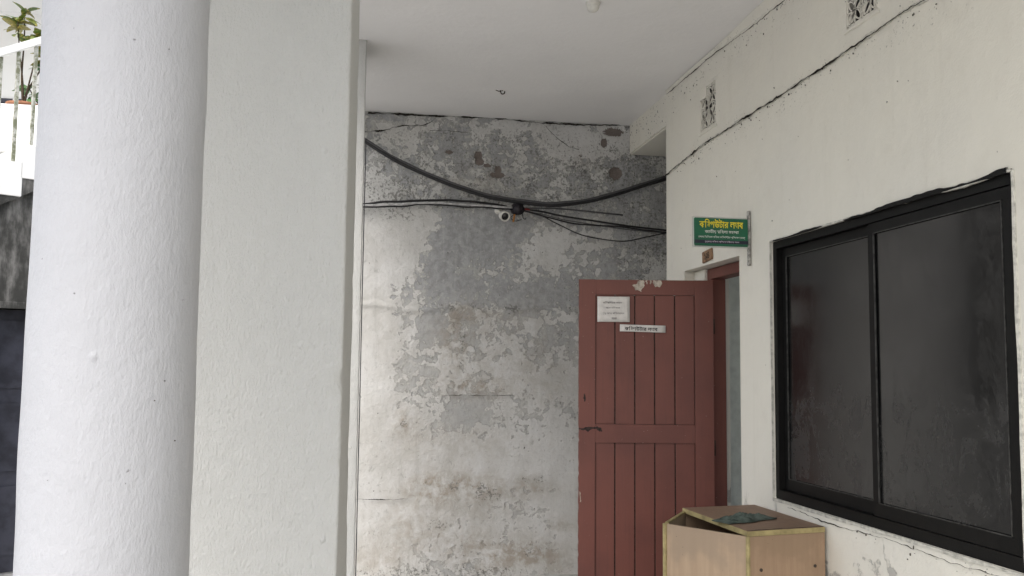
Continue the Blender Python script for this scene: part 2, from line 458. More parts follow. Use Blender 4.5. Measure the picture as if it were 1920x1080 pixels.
# measured wear of the back wall: (x, z, radius x, radius z, strength) in metres
PAINT = [(0.354,2.599,0.262,0.327,0.42),(0.213,2.207,0.131,0.741,0.3),(0.163,1.609,0.131,0.872,0.25),(0.917,2.705,0.305,0.24,-0.30),(1.226,2.826,0.262,0.131,-0.22),(0.767,2.459,0.153,0.196,-0.28),(1.073,2.622,0.131,0.109,-0.2),(0.446,2.277,0.305,0.109,-0.15),(0.709,2.045,0.131,0.174,-0.3),(1.497,2.635,0.174,0.174,0.12),(1.722,2.777,0.262,0.087,0.15),(1.906,2.513,0.392,0.174,-0.05),(2.416,2.891,0.262,0.48,-0.15),(1.995,3.56,0.305,0.122,0.55),(1.672,3.598,0.131,0.061,0.4),(2.229,3.595,0.087,0.087,0.3),(-0.031,2.717,0.174,0.262,0.4),(0.264,2.814,0.262,0.087,0.25),(0.565,2.847,0.196,0.078,0.25),(1.309,3.39,1.308,0.305,-0.06),(0.355,3.61,0.305,0.087,0.1),(0.938,1.273,0.153,0.14,-0.35),(0.588,1.613,0.174,0.262,-0.12),(1.069,1.188,0.039,0.035,0.4),(0.801,1.735,0.044,0.078,0.3),(1.593,1.885,0.218,0.262,-0.05),(1.505,1.621,0.523,0.262,0.08),(1.073,0.932,0.872,0.174,0.25),(0.39,0.852,0.392,0.262,0.25),(0.315,0.437,0.305,0.218,0.25),(1.079,0.424,0.523,0.218,0.15),(1.78,0.498,0.174,0.262,0.2),(1.728,1.887,0.174,0.131,-0.15),(0.924,2.223,0.262,0.078,0.1),(1.456,2.191,0.392,0.065,-0.18),(1.143,2.315,0.392,0.078,-0.2),(1.68,2.329,0.262,0.131,-0.15),(1.889,1.187,0.262,0.523,0.05),(0.193,0.315,0.174,0.174,0.15),(1.336,0.759,0.436,0.087,-0.02)]
BROWN = [(0.864,1.874,0.148,0.262,0.8),(1.0,1.509,0.262,0.078,0.95),(0.97,2.093,0.305,0.052,0.5),(0.467,1.23,0.096,0.122,0.7),(0.454,1.221,0.035,0.035,0.9),(0.941,1.06,0.567,0.131,0.45),(1.685,1.536,0.262,0.174,0.35),(0.86,0.722,0.305,0.109,0.8),(0.689,0.702,0.174,0.096,0.7),(1.513,0.706,0.196,0.087,0.7),(1.141,0.634,0.218,0.174,0.5),(0.564,0.558,0.262,0.174,0.35),(1.256,0.147,0.392,0.122,0.8),(1.517,0.184,0.174,0.087,0.9),(0.484,0.351,0.262,0.174,0.45),(0.238,0.13,0.262,0.109,0.5),(0.952,0.3,0.349,0.174,0.5),(1.781,0.391,0.131,0.052,0.7),(1.193,1.792,0.262,0.262,0.3),(1.503,1.884,0.262,0.349,0.25),(1.043,3.198,0.174,0.174,0.25),(0.91,3.17,0.218,0.065,0.4),(1.949,3.42,0.174,0.087,0.2),(1.783,0.072,0.174,0.087,0.4),(0.369,1.867,0.174,0.349,0.15)]
MOULD = [(1.31,3.345,1.439,0.371,0.55),(0.824,3.055,0.785,0.078,0.7),(0.301,3.078,0.218,0.109,0.8),(0.262,2.901,0.262,0.052,0.8),(2.417,3.443,0.262,0.109,0.8),(2.487,2.803,0.218,0.349,0.75),(2.486,2.439,0.262,0.262,0.5),(1.95,3.192,0.523,0.174,0.5),(0.912,1.832,0.022,0.148,1.3),(0.937,1.94,0.017,0.065,1.2),(0.833,2.142,0.044,0.022,1.0),(1.322,2.144,0.07,0.026,1.0),(1.817,2.145,0.044,0.035,1.2),(1.078,2.161,0.523,0.035,0.5),(1.75,1.923,0.061,0.061,0.6),(1.141,0.634,0.096,0.087,0.9),(0.868,0.713,0.035,0.035,0.9),(0.646,0.745,0.035,0.035,0.7),(1.512,0.766,0.109,0.026,0.8),(1.097,0.698,0.035,0.026,0.9),(0.455,1.205,0.026,0.035,1.0),(0.24,0.052,0.305,0.044,0.66),(0.658,0.041,0.436,0.035,0.49500000000000005),(1.344,0.032,0.654,0.044,0.49500000000000005),(1.517,0.205,0.109,0.061,0.7),(0.737,0.409,0.109,0.044,0.7),(0.953,0.217,0.026,0.052,0.8),(1.971,3.766,0.305,0.035,0.6),(0.233,0.356,0.109,0.044,0.3),(2.276,3.736,0.087,0.052,0.9),(2.088,3.602,0.026,0.022,1.1),(2.182,3.5,0.052,0.026,1.1)]
HOLES = [(1.027,3.412,0.035,0.039,1),(1.036,3.363,0.039,0.031,1),(1.193,3.303,0.031,0.035,1),(1.189,3.258,0.061,0.026,1),(1.104,3.335,0.035,0.017,0.9),(2.205,3.318,0.054,0.052,1.15),(0.783,3.432,0.039,0.026,0.7),(2.182,3.671,0.096,0.039,0.9),(2.102,3.575,0.031,0.044,0.9),(1.893,3.441,0.035,0.031,0.5),(1.654,3.415,0.035,0.022,0.5)]
CB1= [(-0.095, 7.62, 3.6), (0.098, 7.62, 3.467), (0.335, 7.62, 3.326), (0.595, 7.62, 3.215), (0.858, 7.62, 3.121), (1.122, 7.62, 3.053), (1.388, 7.62, 3.02), (1.658, 7.62, 3.008), (1.93, 7.62, 3.05), (2.159, 7.62, 3.114), (2.392, 7.62, 3.196), (2.622, 7.62, 3.274), (2.816, 7.62, 3.343)]
CR1= [(0.093, 7.7, 3.561), (0.247, 7.7, 3.582), (0.355, 7.7, 3.619), (0.485, 7.7, 3.635), (0.594, 7.7, 3.65), (0.672, 7.7, 3.712)]
CRT= [(0.115, 7.7, 3.717), (0.418, 7.7, 3.72), (0.672, 7.7, 3.721), (1.036, 7.7, 3.728), (1.261, 7.7, 3.727), (1.511, 7.7, 3.713), (1.763, 7.7, 3.713), (2.041, 7.7, 3.719), (2.299, 7.7, 3.738)]
W2= [(-0.079, 7.66, 2.955), (0.102, 7.66, 2.966), (0.344, 7.66, 2.993), (0.602, 7.66, 3.013), (0.864, 7.66, 3.023), (1.106, 7.66, 3.011), (1.262, 7.66, 2.986)]
W3= [(-0.079, 7.66, 2.938), (0.102, 7.66, 2.949), (0.345, 7.66, 2.967), (0.603, 7.66, 2.991), (0.864, 7.66, 2.988), (1.107, 7.66, 2.984), (1.307, 7.66, 2.979)]
W4= [(1.327, 7.65, 2.978), (1.529, 7.65, 2.959), (1.756, 7.65, 2.923), (2.03, 7.65, 2.893), (2.307, 7.65, 2.862), (2.63, 7.65, 2.837), (2.824, 7.65, 2.825)]
W5= [(1.348, 7.64, 2.968), (1.618, 7.64, 2.907), (1.845, 7.64, 2.862), (2.165, 7.64, 2.855), (2.397, 7.64, 2.836), (2.627, 7.64, 2.817), (2.82, 7.64, 2.806)]
W6= [(1.369, 7.63, 2.963), (1.525, 7.63, 2.929), (1.684, 7.63, 2.855), (1.888, 7.63, 2.772), (2.117, 7.63, 2.735), (2.278, 7.63, 2.732), (2.441, 7.63, 2.769), (2.623, 7.63, 2.811), (2.769, 7.63, 2.839)]
W7= [(1.308, 7.67, 2.98), (1.669, 7.67, 2.99), (1.943, 7.67, 2.978), (2.257, 7.67, 2.958)]
# ================================================================== THE SETTING
XR = 2.30          # face of the lab wall
YB = 7.70          # face of the back wall
ZC = 3.735         # underside of the porch slab

def grid_sheet(xs, ys, fn, name, mat, parent=None, smooth=True):
    """sheet with a vertex at fn(x, y) for every grid crossing"""
    nx, ny = len(xs), len(ys)
    vs = [fn(x, y) for y in ys for x in xs]
    fs = [(j*nx+i, j*nx+i+1, (j+1)*nx+i+1, (j+1)*nx+i) for j in range(ny-1) for i in range(nx-1)]
    me = bpy.data.meshes.new(name); me.from_pydata(vs, [], fs); me.update()
    return link(name, me, mat, parent, smooth)

def lin(a, b, n): return [a + (b-a)*i/(n-1) for i in range(n)]

g = MB().add([(-300,-300,-.15),(300,-300,-.15),(300,300,-.15),(-300,300,-.15)], [(0,1,2,3)]).build('ground', M['yard'])
tag(g, 'pale cement yard around the porch', kind='structure')
f = MB().box(-1.0, 2.62, 1.6, 7.95, -.16, 0.0).box(2.62, 3.6, 6.68, 7.95, -.16, 0.0).build('porch_floor', M['floor'], bevel=0.01)
tag(f, 'grey cement floor of the porch', kind='structure')
cg = grid_sheet(lin(0, 1, 70), lin(0.55, 7.75, 90), lambda u, y: ((lambda x: (x, y, ZC + 0.008*nz(x, y, 0, 0.9) + 0.003*nz(x, y, 3, 4)))(u*3.6 + (1-u)*(-2.75 if y < 3.2 else -0.45))), 'ceiling', M['ceiling'])
tag(cg, 'grey-white underside of the porch slab and its added shading wing', kind='structure')
sl = MB().prism([(-2.8,.5),(3.6,.5),(3.6,7.9),(-.5,7.9),(-.5,3.25),(-2.8,3.25)], ZC+.02, ZC+.22).build('slab', M['pillar'], cg)  # front wing is unseen, added to keep sky off pillar and column

# ---- back wall -----------------------------------------------------
def backwall():
    t = empty('back_wall', (0.9, YB, 0))
    tag(t, 'old grey wall with flaking white lime wash, mould and damp stains', 'wall')
    xs = np.linspace(-0.62, 3.62, 290); zs = np.linspace(0.0, 3.76, 260)
    X, Z = np.meshgrid(xs, zs)
    def field(L, base):
        a = np.full(X.shape, base)
        for (x, z, rx, rz, s) in L:
            d = ((X-x)/rx)**2 + ((Z-z)/rz)**2
            a += s*np.exp(-d*0.9)
        return a
    def holes(L):
        a = np.zeros(X.shape)
        for (x, z, rx, rz, s) in L:
            d = np.sqrt(((X-x)/rx)**2 + ((Z-z)/rz)**2)
            a = np.maximum(a, s*np.clip(1.5-d, 0, 1))
        return a
    base = 0.50 - 0.02*np.clip((Z-2.9)/0.15, 0, 1) + 0.06*np.clip((2.1-Z)/0.5, 0, 1)
    wear = np.stack([field(PAINT, 0.0)+base, np.clip(field(BROWN, 0.04), 0, 1.3), np.clip(field(MOULD, 0.03), 0, 1.5), np.ones(X.shape)], -1)
    hole = holes(HOLES)
    ybump = np.array([[0.010*mnoise.noise(Vector((x*1.6, z*1.6, 4))) + 0.004*mnoise.noise(Vector((x*7, z*7, 9))) for x in xs] for z in zs])
    ledge = 0.012*np.exp(-((Z-2.14-0.02*np.sin(X*9))/0.02)**2)          # lumpy plaster joint
    Y = YB - 0.0 + ybump + 0.012*np.clip(hole, 0, 1) - ledge
    vs = np.stack([X + 0.0 - 0.9, Y - YB, Z], -1).reshape(-1, 3)
    nx, nzz = len(xs), len(zs)
    fs = [(j*nx+i, j*nx+i+1, (j+1)*nx+i+1, (j+1)*nx+i) for j in range(nzz-1) for i in range(nx-1)]
    me = bpy.data.meshes.new('plaster'); me.from_pydata(vs.tolist(), [], fs); me.update()
    at = me.color_attributes.new('wear', 'FLOAT_COLOR', 'POINT'); at.data.foreach_set('color', wear.reshape(-1).astype(np.float32))
    ah = me.attributes.new('hole', 'FLOAT', 'POINT'); ah.data.foreach_set('value', hole.reshape(-1).astype(np.float32))
    link('plaster', me, M['backwall'], t, True)
    MB().box(-1.52, 2.72, 0.03, 0.25, 0, 3.76).build('masonry', M['stained'], t)
    return t
bw = backwall()

def ribbon(name, pts, w0, w1, off, mat, parent, seed=0, axis='y', step=0.012, jit=0.006, depth=0.003):
    """ragged dark crack or pale ridge along a polyline lying in a wall plane (axis = wall normal)"""
    rnd = random.Random(seed)
    P = smooth_path(pts, 24); out = MB(); V = []
    for i, p in enumerate(P):
        s = nz(p.x*3+seed, p.y*3, p.z*3, 3.0)
        s2 = nz(p.x*5+seed, p.y*5, p.z*5, 1.7)
        w = max(0.0003, w0*(0.4+s2) + (w1-w0)*max(0, 0.18+0.7*s+0.5*s2))
        j = jit*nz(p.x+seed, p.y, p.z, 22)
        a = p.copy(); b = p.copy()
        a.z += w*(0.5+0.4*rnd.random()) + j; b.z -= w*(0.5+0.4*rnd.random()) - j
        if axis == 'y': a.y += off; b.y += off
        else: a.x += off; b.x += off
        V += [tuple(a), tuple(b)]
    dv = (0, depth, 0) if axis == 'y' else (depth, 0, 0)
    n = len(V); V2 = [(v[0]+dv[0], v[1]+dv[1], v[2]) for v in V]
    fs = []
    for i in range(0, n-2, 2):
        fs += [(i, i+1, i+3, i+2), (n+i, n+i+2, n+i+3, n+i+1), (i, i+2, n+i+2, n+i), (i+1, n+i+1, n+i+3, i+3)]
    out.add(V + V2, fs)
    return out.build(name, mat, parent)

def loc(pts, o): return [(p[0]-o[0], p[1]-o[1], p[2]-o[2]) for p in pts]
BO = (0.9, YB, 0)
ribbon('crack', loc(CR1, BO), 0.006, 0.020, -0.016, M['crack'], bw, 3)
ribbon('crack', loc([(x, y, z+0.002) for x, y, z in CRT], BO), 0.003, 0.020, -0.018, M['crack'], bw, 5)
ribbon('crack', loc([(1.58,YB,3.70),(1.66,YB,3.62),(1.72,YB,3.57),(1.80,YB,3.525),(1.88,YB,3.50)], BO), 0.002, 0.006, -0.014, M['crack'], bw, 8)
ribbon('crack', loc([(.08,YB,.625),(.2,YB,.622),(.33,YB,.618),(.5,YB,.62)], BO), 0.003, 0.006, -0.012, M['crack'], bw, 11)
ribbon('crack', loc([(.75,YB,1.437),(.95,YB,1.440),(1.2,YB,1.438),(1.34,YB,1.44)], BO), 0.002, 0.005, -0.012, M['crack'], bw, 12)
ribbon('crack', loc([(0.62,YB,3.60),(0.8,YB,3.605),(0.95,YB,3.60)], BO), 0.001, 0.004, -0.014, M['crack'], bw, 14)

# ---- lab building: holed wall, beam, window, door, vents ------------
lab = empty('lab_building', (XR, 5.0, 0))
tag(lab, 'cream painted office wall with dark sliding window, maroon door and lattice vents', 'building')
LO = (XR, 5.0, 0)
WIN = (2.97, 4.93, 0.968, 2.370); DOOR = (5.36, 6.305, 0.0, 2.345)
V1 = (5.712, 5.978, 3.246, 3.530); V2 = (3.806, 4.072, 3.276, 3.560)
Y0, Y1, ZT, TH = -5.0, 6.68, 3.80, 0.25
def holed_wall():
    holes = [WIN, DOOR, V1, V2]
    def lines(lo, hi, ks, step):
        ks = sorted(set([lo, hi] + ks)); out = []
        for a, b in zip(ks, ks[1:]):
            n = max(1, int((b-a)/step)); out += [a+(b-a)*i/n for i in range(n)]
        return out + [hi]
    ys = lines(Y0, Y1, [h[0] for h in holes]+[h[1] for h in holes], 0.05)
    zs = lines(0.0, ZT, [h[2] for h in holes]+[h[3] for h in holes], 0.05)
    ny, nzz = len(ys), len(zs)
    def edge(y, z):
        for h in holes:
            if h[0]-1e-4 <= y <= h[1]+1e-4 and h[2]-1e-4 <= z <= h[3]+1e-4: return True
        return y > Y1-1e-4
    vs = []
    for z in zs:
        for y in ys:
            d = 0.0 if edge(y, z) else 0.006*nz(0, y, z, 1.3) + 0.002*nz(5, y, z, 6)
            vs.append((d, y-5.0 + (0.004*nz(2, y, z, 5) if y > Y1-1e-4 else 0), z))
    fs = []
    for j in range(nzz-1):
        for i in range(ny-1):
            yc, zc = (ys[i]+ys[i+1])/2, (zs[j]+zs[j+1])/2
            if any(h[0]<yc<h[1] and h[2]<zc<h[3] for h in holes): continue
            fs.append((j*ny+i, (j+1)*ny+i, (j+1)*ny+i+1, j*ny+i+1))
    mb = MB().add(vs, fs)
    for (a, b, c, d) in holes:      # reveals
        a -= 5; b -= 5
        q = [(0,a,c),(0,b,c),(0,b,d),(0,a,d)]; r = [(TH,y,z) for _, y, z in q]
        mb.add(q+r, [(0,4,5,1),(1,5,6,2),(2,6,7,3),(3,7,4,0)])
    # inner face, coarse, same holes
    ks = sorted(set([Y0-5, Y1-5-TH]+[h[0]-5 for h in holes]+[h[1]-5 for h in holes])); kz = sorted(set([0.0, ZT]+[h[2] for h in holes]+[h[3] for h in holes]))
    for a, b in zip(ks, ks[1:]):
        for c, d in zip(kz, kz[1:]):
            if any(h[0]-5-1e-6<=a and b<=h[1]-5+1e-6 and h[2]-1e-6<=c and d<=h[3]+1e-6 for h in holes): continue
            mb.add([(TH,a,c),(TH,b,c),(TH,b,d),(TH,a,d)], [(0,1,2,3)])
    # end face of the wall at the passage
    mb.add([(0,Y1-5,0),(1.3,Y1-5,0),(1.3,Y1-5,ZT),(0,Y1-5,ZT)], [(0,1,2,3)])
    me = bpy.data.meshes.new('wall'); me.from_pydata(mb.v, [], mb.f); me.update()
    return link('wall', me, M['cream'], lab, False)
holed_wall()
# room behind the wall (inside faces, pale green); far-wall opening added to brighten it
MB().add([(TH+.004,Y1-5-TH,0),(4,Y1-5-TH,0),(4,Y1-5-TH,ZT),(TH+.004,Y1-5-TH,ZT),(4,-3,0),(4,-3,ZT),(TH+.004,-3,0),(TH+.004,-3,ZT)],
         [(0,1,2,3),(4,6,7,5),(3,2,5,7)]).add([(4,y,z) for y in (Y1-5-TH,1.35,-2.2,-3) for z in (0,.5,3.0,ZT)],[(4*i+j,4*i+4+j,4*i+5+j,4*i+1+j) for i in range(3) for j in range(3) if not (i==1 and j==1)]).build('room_wall', M['interior'], lab)
MB().box(TH,4,-3,Y1-5-TH-.002,-.1,0.002).build('room_floor', M['floor'], lab)
# unseen storey put in to block sky, and the beam over the passage
MB().box(.02, 1.3, Y1-5+.02, YB-5-.01, 3.478, 3.80).build('beam', M['cream'], lab, bevel=0.012)
MB().box(1.3, 1.45, Y1-5+.0, YB-5+.2, 0, 3.80).build('passage_wall', M['stained'], lab)
MB().box(.01, 4.2, Y0-5, Y1-5, ZT+.001, 6.6).build('sky_block_storey', M['cream'], lab)

# plaster fillet between wall and ceiling, with its crack
def fillet():
    mb = MB(); n = 60; V = []
    for i in range(n):
        y = 0.6 + (6.66-0.6)*i/(n-1)
        w = 0.018 + 0.010*nz(y, 1, 1, 2.2) + (0.035 if y < 5.75 else 0.0)*min(1, (5.75-y)*1.4)
        V += [(0.004, y-5, ZC-w), (-w*0.75, y-5, ZC-0.002), (-0.003, y-5, ZC-w-0.006)]
    for i in range(n-1):
        mb.f += [(3*i, 3*i+3, 3*i+4, 3*i+1)]
    mb.v = V
    return mb.build('ceiling_fillet', M['cream'], lab, True)
fillet()
ribbon('crack', [(0,y-5,ZC-.03-(0.035*min(1,(5.75-y)*1.4) if y<5.75 else 0)) for y in (6.65,6.3,6.0,5.7,5.4,5.1,4.8,4.5,4.0,3.0,2.0,0.8)], 0.002, 0.007, -0.007, M['crack'], lab, 21, 'x')
# the long seam: pale ridge with dark crack and mould spots
SEAM = [(6.675,3.093),(6.4,3.115),(6.1,3.135),(5.919,3.150),(5.6,3.150),(5.3,3.153),(4.87,3.152),(4.5,3.158),(4.217,3.161),(3.9,3.170),(3.583,3.179),(3.432,3.171),(3.1,3.175),(2.6,3.18)]
ribbon('seam_ridge', [(0,y-5,z+.004) for y, z in SEAM], 0.012, 0.022, -0.011, M['putty'], lab, 31, 'x', depth=0.012, jit=0.004)
ribbon('crack', [(0,y-5,z) for y, z in SEAM], 0.004, 0.015, -0.014, M['crack'], lab, 33, 'x', jit=0.008)
def spots(name, n, fn, rmin, rmax, mat, parent, seed):
    rnd = random.Random(seed); mb = MB()
    for _ in range(n):
        p, (u, v, w) = fn(rnd)
        r = rmin + (rmax-rmin)*rnd.random()**3; k = 8; U_0 = rnd.uniform(.35, 1.2); ph = rnd.random()*6
        c = Vector(p); U_ = Vector(u); V_ = Vector(v); W_ = Vector(w)
        ring = [c + (U_*U_0*math.cos(ph+6.283*i/k) + V_*math.sin(ph+6.283*i/k)*(0.6+0.8*rnd.random()))*r*(0.35+1.0*rnd.random()) for i in range(k)]
        back = [q + W_*0.004 for q in ring]
        mb.add(ring+back, [tuple(range(k))] + [(i,(i+1)%k,k+(i+1)%k,k+i) for i in range(k)])
    o = mb.build(name, mat, parent)
    tag(o, kind='stuff'); return o
WX = ((0,1,0),(0,0,1),(1,0,0))
def seam_z(y):
    for (a, za), (b, zb) in zip(SEAM, SEAM[1:]):
        if b <= y <= a: return za + (zb-za)*(a-y)/(a-b)
    return 3.17
def f_seam(r):
    y = r.uniform(3.0, 6.5); return (-0.0095, y-5, seam_z(y) + r.gauss(-0.016, 0.022)), WX
spots('mould_spots', 110, f_seam, 0.001, 0.006, M['spot'], lab, 5)
def f_top(r):
    y = r.uniform(3.2, 6.6); return (-0.0095, y-5, ZC-0.07-abs(r.gauss(0, 0.05))), WX
spots('mould_spots', 70, f_top, 0.0012, 0.005, M['spot'], lab, 6)
def f_beam(r):
    y = r.uniform(6.72, 7.66); return (0.018, y-5, r.uniform(3.49, 3.71)), WX
spots('mould_spots', 70, f_beam, 0.0015, 0.008, M['spot'], lab, 8)
def f_wallspots(r):
    return (-0.0095, r.uniform(2.9,6.5)-5, r.uniform(2.45,3.6)), WX
spots('mould_spots', 22, f_wallspots, 0.001, 0.005, M['spot'], lab, 9)

# ---- window ---------------------------------------------------------
def window():
    a, b, c, d = WIN; a -= 5; b -= 5
    w = MB()
    x0, x1 = 0.014, 0.085
    w.box(x0, x1, a, b, c, c+.050).box(x0, x1, a, b, d-.042, d).box(x0, x1, a, a+.042, c+.050, d-.042).box(x0, x1, b-.042, b, c+.050, d-.042)
    win = w.build('window', M['black_metal'], lab, bevel=0.002)
    win['label'] = 'wide dark sliding window with two tinted panes'
    mid = 3.935-5
    for k, (y0, y1, xo) in enumerate(((mid-.028, b-.044, 0.046), (a+.044, mid+.028, 0.020))):
        s = MB(); z0, z1 = c+.052, d-.044; x2 = xo+.024; r = .046
        s.box(xo, x2, y0, y1, z0, z0+.058).box(xo, x2, y0, y1, z1-.045, z1).box(xo, x2, y0, y0+r, z0+.058, z1-.045).box(xo, x2, y1-r, y1, z0+.058, z1-.045)
        s.build('sash', M['black_metal'], win, bevel=0.0025)
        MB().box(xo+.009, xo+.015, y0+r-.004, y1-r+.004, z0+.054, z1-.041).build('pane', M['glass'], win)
        bd = MB(); t = .004
        bd.box(xo-.002, xo+.004, y0+r-.001, y1-r+.001, z0+.058, z0+.058+t).box(xo-.002, xo+.004, y0+r-.001, y1-r+.001, z1-.045-t, z1-.045)
        bd.box(xo-.002, xo+.004, y0+r-.001, y0+r+t, z0+.058, z1-.045).box(xo-.002, xo+.004, y1-r-t, y1-r+.001, z0+.058, z1-.045)
        bd.build('glazing_bead', M['bead'], win)
    return win
M['bead'] = plain('bead_worn', (0.05,0.05,0.047), 0.5, 0.4, 0.5, 40)
window()
def ragged_edge(name, p, q, inward, out_w, in_w, xoff, mat, seed, rag=1.0):
    """uneven strip of putty along one side of the window; p,q are (y,z); inward is the (y,z) unit into the opening"""
    rnd = random.Random(seed); n = int(math.hypot(q[0]-p[0], q[1]-p[1])/0.012); V = []
    for i in range(n+1):
        t = i/n; y = p[0]+(q[0]-p[0])*t; z = p[1]+(q[1]-p[1])*t
        o = out_w*(1+0.5*nz(seed, y*5, z*5, 1)); w = in_w*(0.2+0.9*max(-0.2, nz(seed+3, y*4, z*4, 1.0))+0.35*rag*max(0, nz(seed+9, y*14, z*14, 1)))
        V += [(xoff, y-5-inward[0]*o, z-inward[1]*o), (xoff-.002, y-5+inward[0]*w, z+inward[1]*w)]
    m = len(V); V2 = [(v[0]+.012, v[1], v[2]) for v in V]; fs = []
    for i in range(0, m-2, 2):
        fs += [(i,i+1,i+3,i+2),(i+1,m+i+1,m+i+3,i+3),(i,i+2,m+i+2,m+i)]
    return MB().add(V+V2, fs).build(name, mat, lab)
a, b, c, d = WIN
ragged_edge('putty_edge', (a,d), (b,d), (0,-1), .007, .012, -.006, M['putty'], 41)
ragged_edge('putty_edge', (a,c), (b,c), (0,1), .012, .008, -.006, M['putty'], 42)
ragged_edge('putty_edge', (b,c), (b,d), (-1,0), .005, .007, -.005, M['putty'], 43)
ragged_edge('putty_edge', (a,c), (a,d), (1,0), .010, .008, -.005, M['putty'], 44)
ragged_edge('black_smear', (a+.02,d), (a+1.15,d), (0,1), .006, .020, -.009, M['black_metal'], 52, 1.6)
ragged_edge('black_smear', (b-.6,d), (b-.05,d), (0,1), .002, .010, -.009, M['black_metal'], 54, 1.6)
ribbon('crack', [(0,y-5,c-.03+.006*math.sin(y*7)) for y in (4.75,4.6,4.4,4.2,4.0,3.8,3.6,3.4,3.2,3.0)], 0.001, 0.005, -.009, M['crack'], lab, 61, 'x')
def f_sill(r):
    return (-0.0095, r.uniform(2.9,4.1)-5, 0.955-abs(r.gauss(0,.035))), WX
spots('scuff_spots', 26, f_sill, 0.001, 0.006, M['spot'], lab, 12)

# ---- lattice vents --------------------------------------------------
def vent(h, skip=None):
    y0, y1, z0, z1 = h; w = y1-y0; ht = z1-z0
    def P(u, v): return (y0-5+u*w, z0+v*ht)
    def strip(mb, pts, wd, closed=False):
        pts = [Vector(p) for p in pts]; n = len(pts); A = []; B = []
        for i, p in enumerate(pts):
            t = (pts[(i+1)%n] if closed or i<n-1 else p) - (pts[i-1] if closed or i>0 else p)
            t.normalize(); nn = Vector((-t.y, t.x))*wd/2
            A.append(p+nn); B.append(p-nn)
        x0, x1 = 0.003, 0.009
        V = [(x0,p.x,p.y) for p in A]+[(x0,p.x,p.y) for p in B]+[(x1,p.x,p.y) for p in A]+[(x1,p.x,p.y) for p in B]
        fs = []
        for i in range(n if closed else n-1):
            j = (i+1)%n
            fs += [(i,j,n+j,n+i),(2*n+i,3*n+i,3*n+j,2*n+j),(i,2*n+i,2*n+j,j),(n+i,n+j,3*n+j,3*n+i)]
        mb.add(V, fs)
    def petal(mb, c, ang, L, wd, sw):
        pts = []
        for i in range(14):
            t = 2*math.pi*i/14
            x = L/2*math.cos(t); y = wd/2*math.sin(t)*abs(math.sin(t))**0.2
            pts.append((c[0]+x*math.cos(ang)-y*math.sin(ang), c[1]+x*math.sin(ang)+y*math.cos(ang)))
        strip(mb, pts, sw, True)
    v = MB(); sw = 0.009
    for q in ((0,.025,1,.025),(0,.975,1,.975)): strip(v, [P(q[0],q[1]),P(q[2],q[3])], sw)
    for u in (.02,.98): strip(v, [P(u,0),P(u,1)], sw)
    for cx in (.25,.75):
        for cy in (.25,.75):
            c = P(cx, cy)
            for k in range(4):
                an = math.pi/4 + k*math.pi/2
                petal(v, (c[0]+math.cos(an)*w*.13, c[1]+math.sin(an)*ht*.13), an, w*.27, w*.13, 0.006)
            strip(v, [P(cx,cy-.25),P(cx,cy+.25)], .006); strip(v, [P(cx-.25,cy),P(cx+.25,cy)], .006)
    c = P(.5,.5)
    for k in range(4):
        an = k*math.pi/2
        petal(v, (c[0]+math.cos(an)*w*.20, c[1]+math.sin(an)*ht*.20), an, w*.38, w*.16, 0.007)
    for u in (.12,.88):
        for vv in (.0,.8): strip(v, [P(u,vv),P(u,vv+.2)], .006)
    for u in (.5,): strip(v, [P(u,0),P(u,1)], .006)
    o = v.build('vent', M['cream'], lab)
    e = MB(); t=.012
    e.box(-.006, .01, y0-5-.02, y1-5+.02, z0-.022, z0-.004)
    e.build('vent_lip', M['cream'], o, bevel=.003)
    MB().box(.040, .05, y0-5, y1-5, z0, z1).build('dark_backing', M['lens'], o)  # black sheet added so the lattice holes read as unlit depth
    return o
vent(V1); vent(V2)
# the small vent is painted over at its upper corner
MB().box(-.003, .003, 5.865-5, 5.985-5, 3.462, 3.536).build('paint_over', M['cream'], lab)

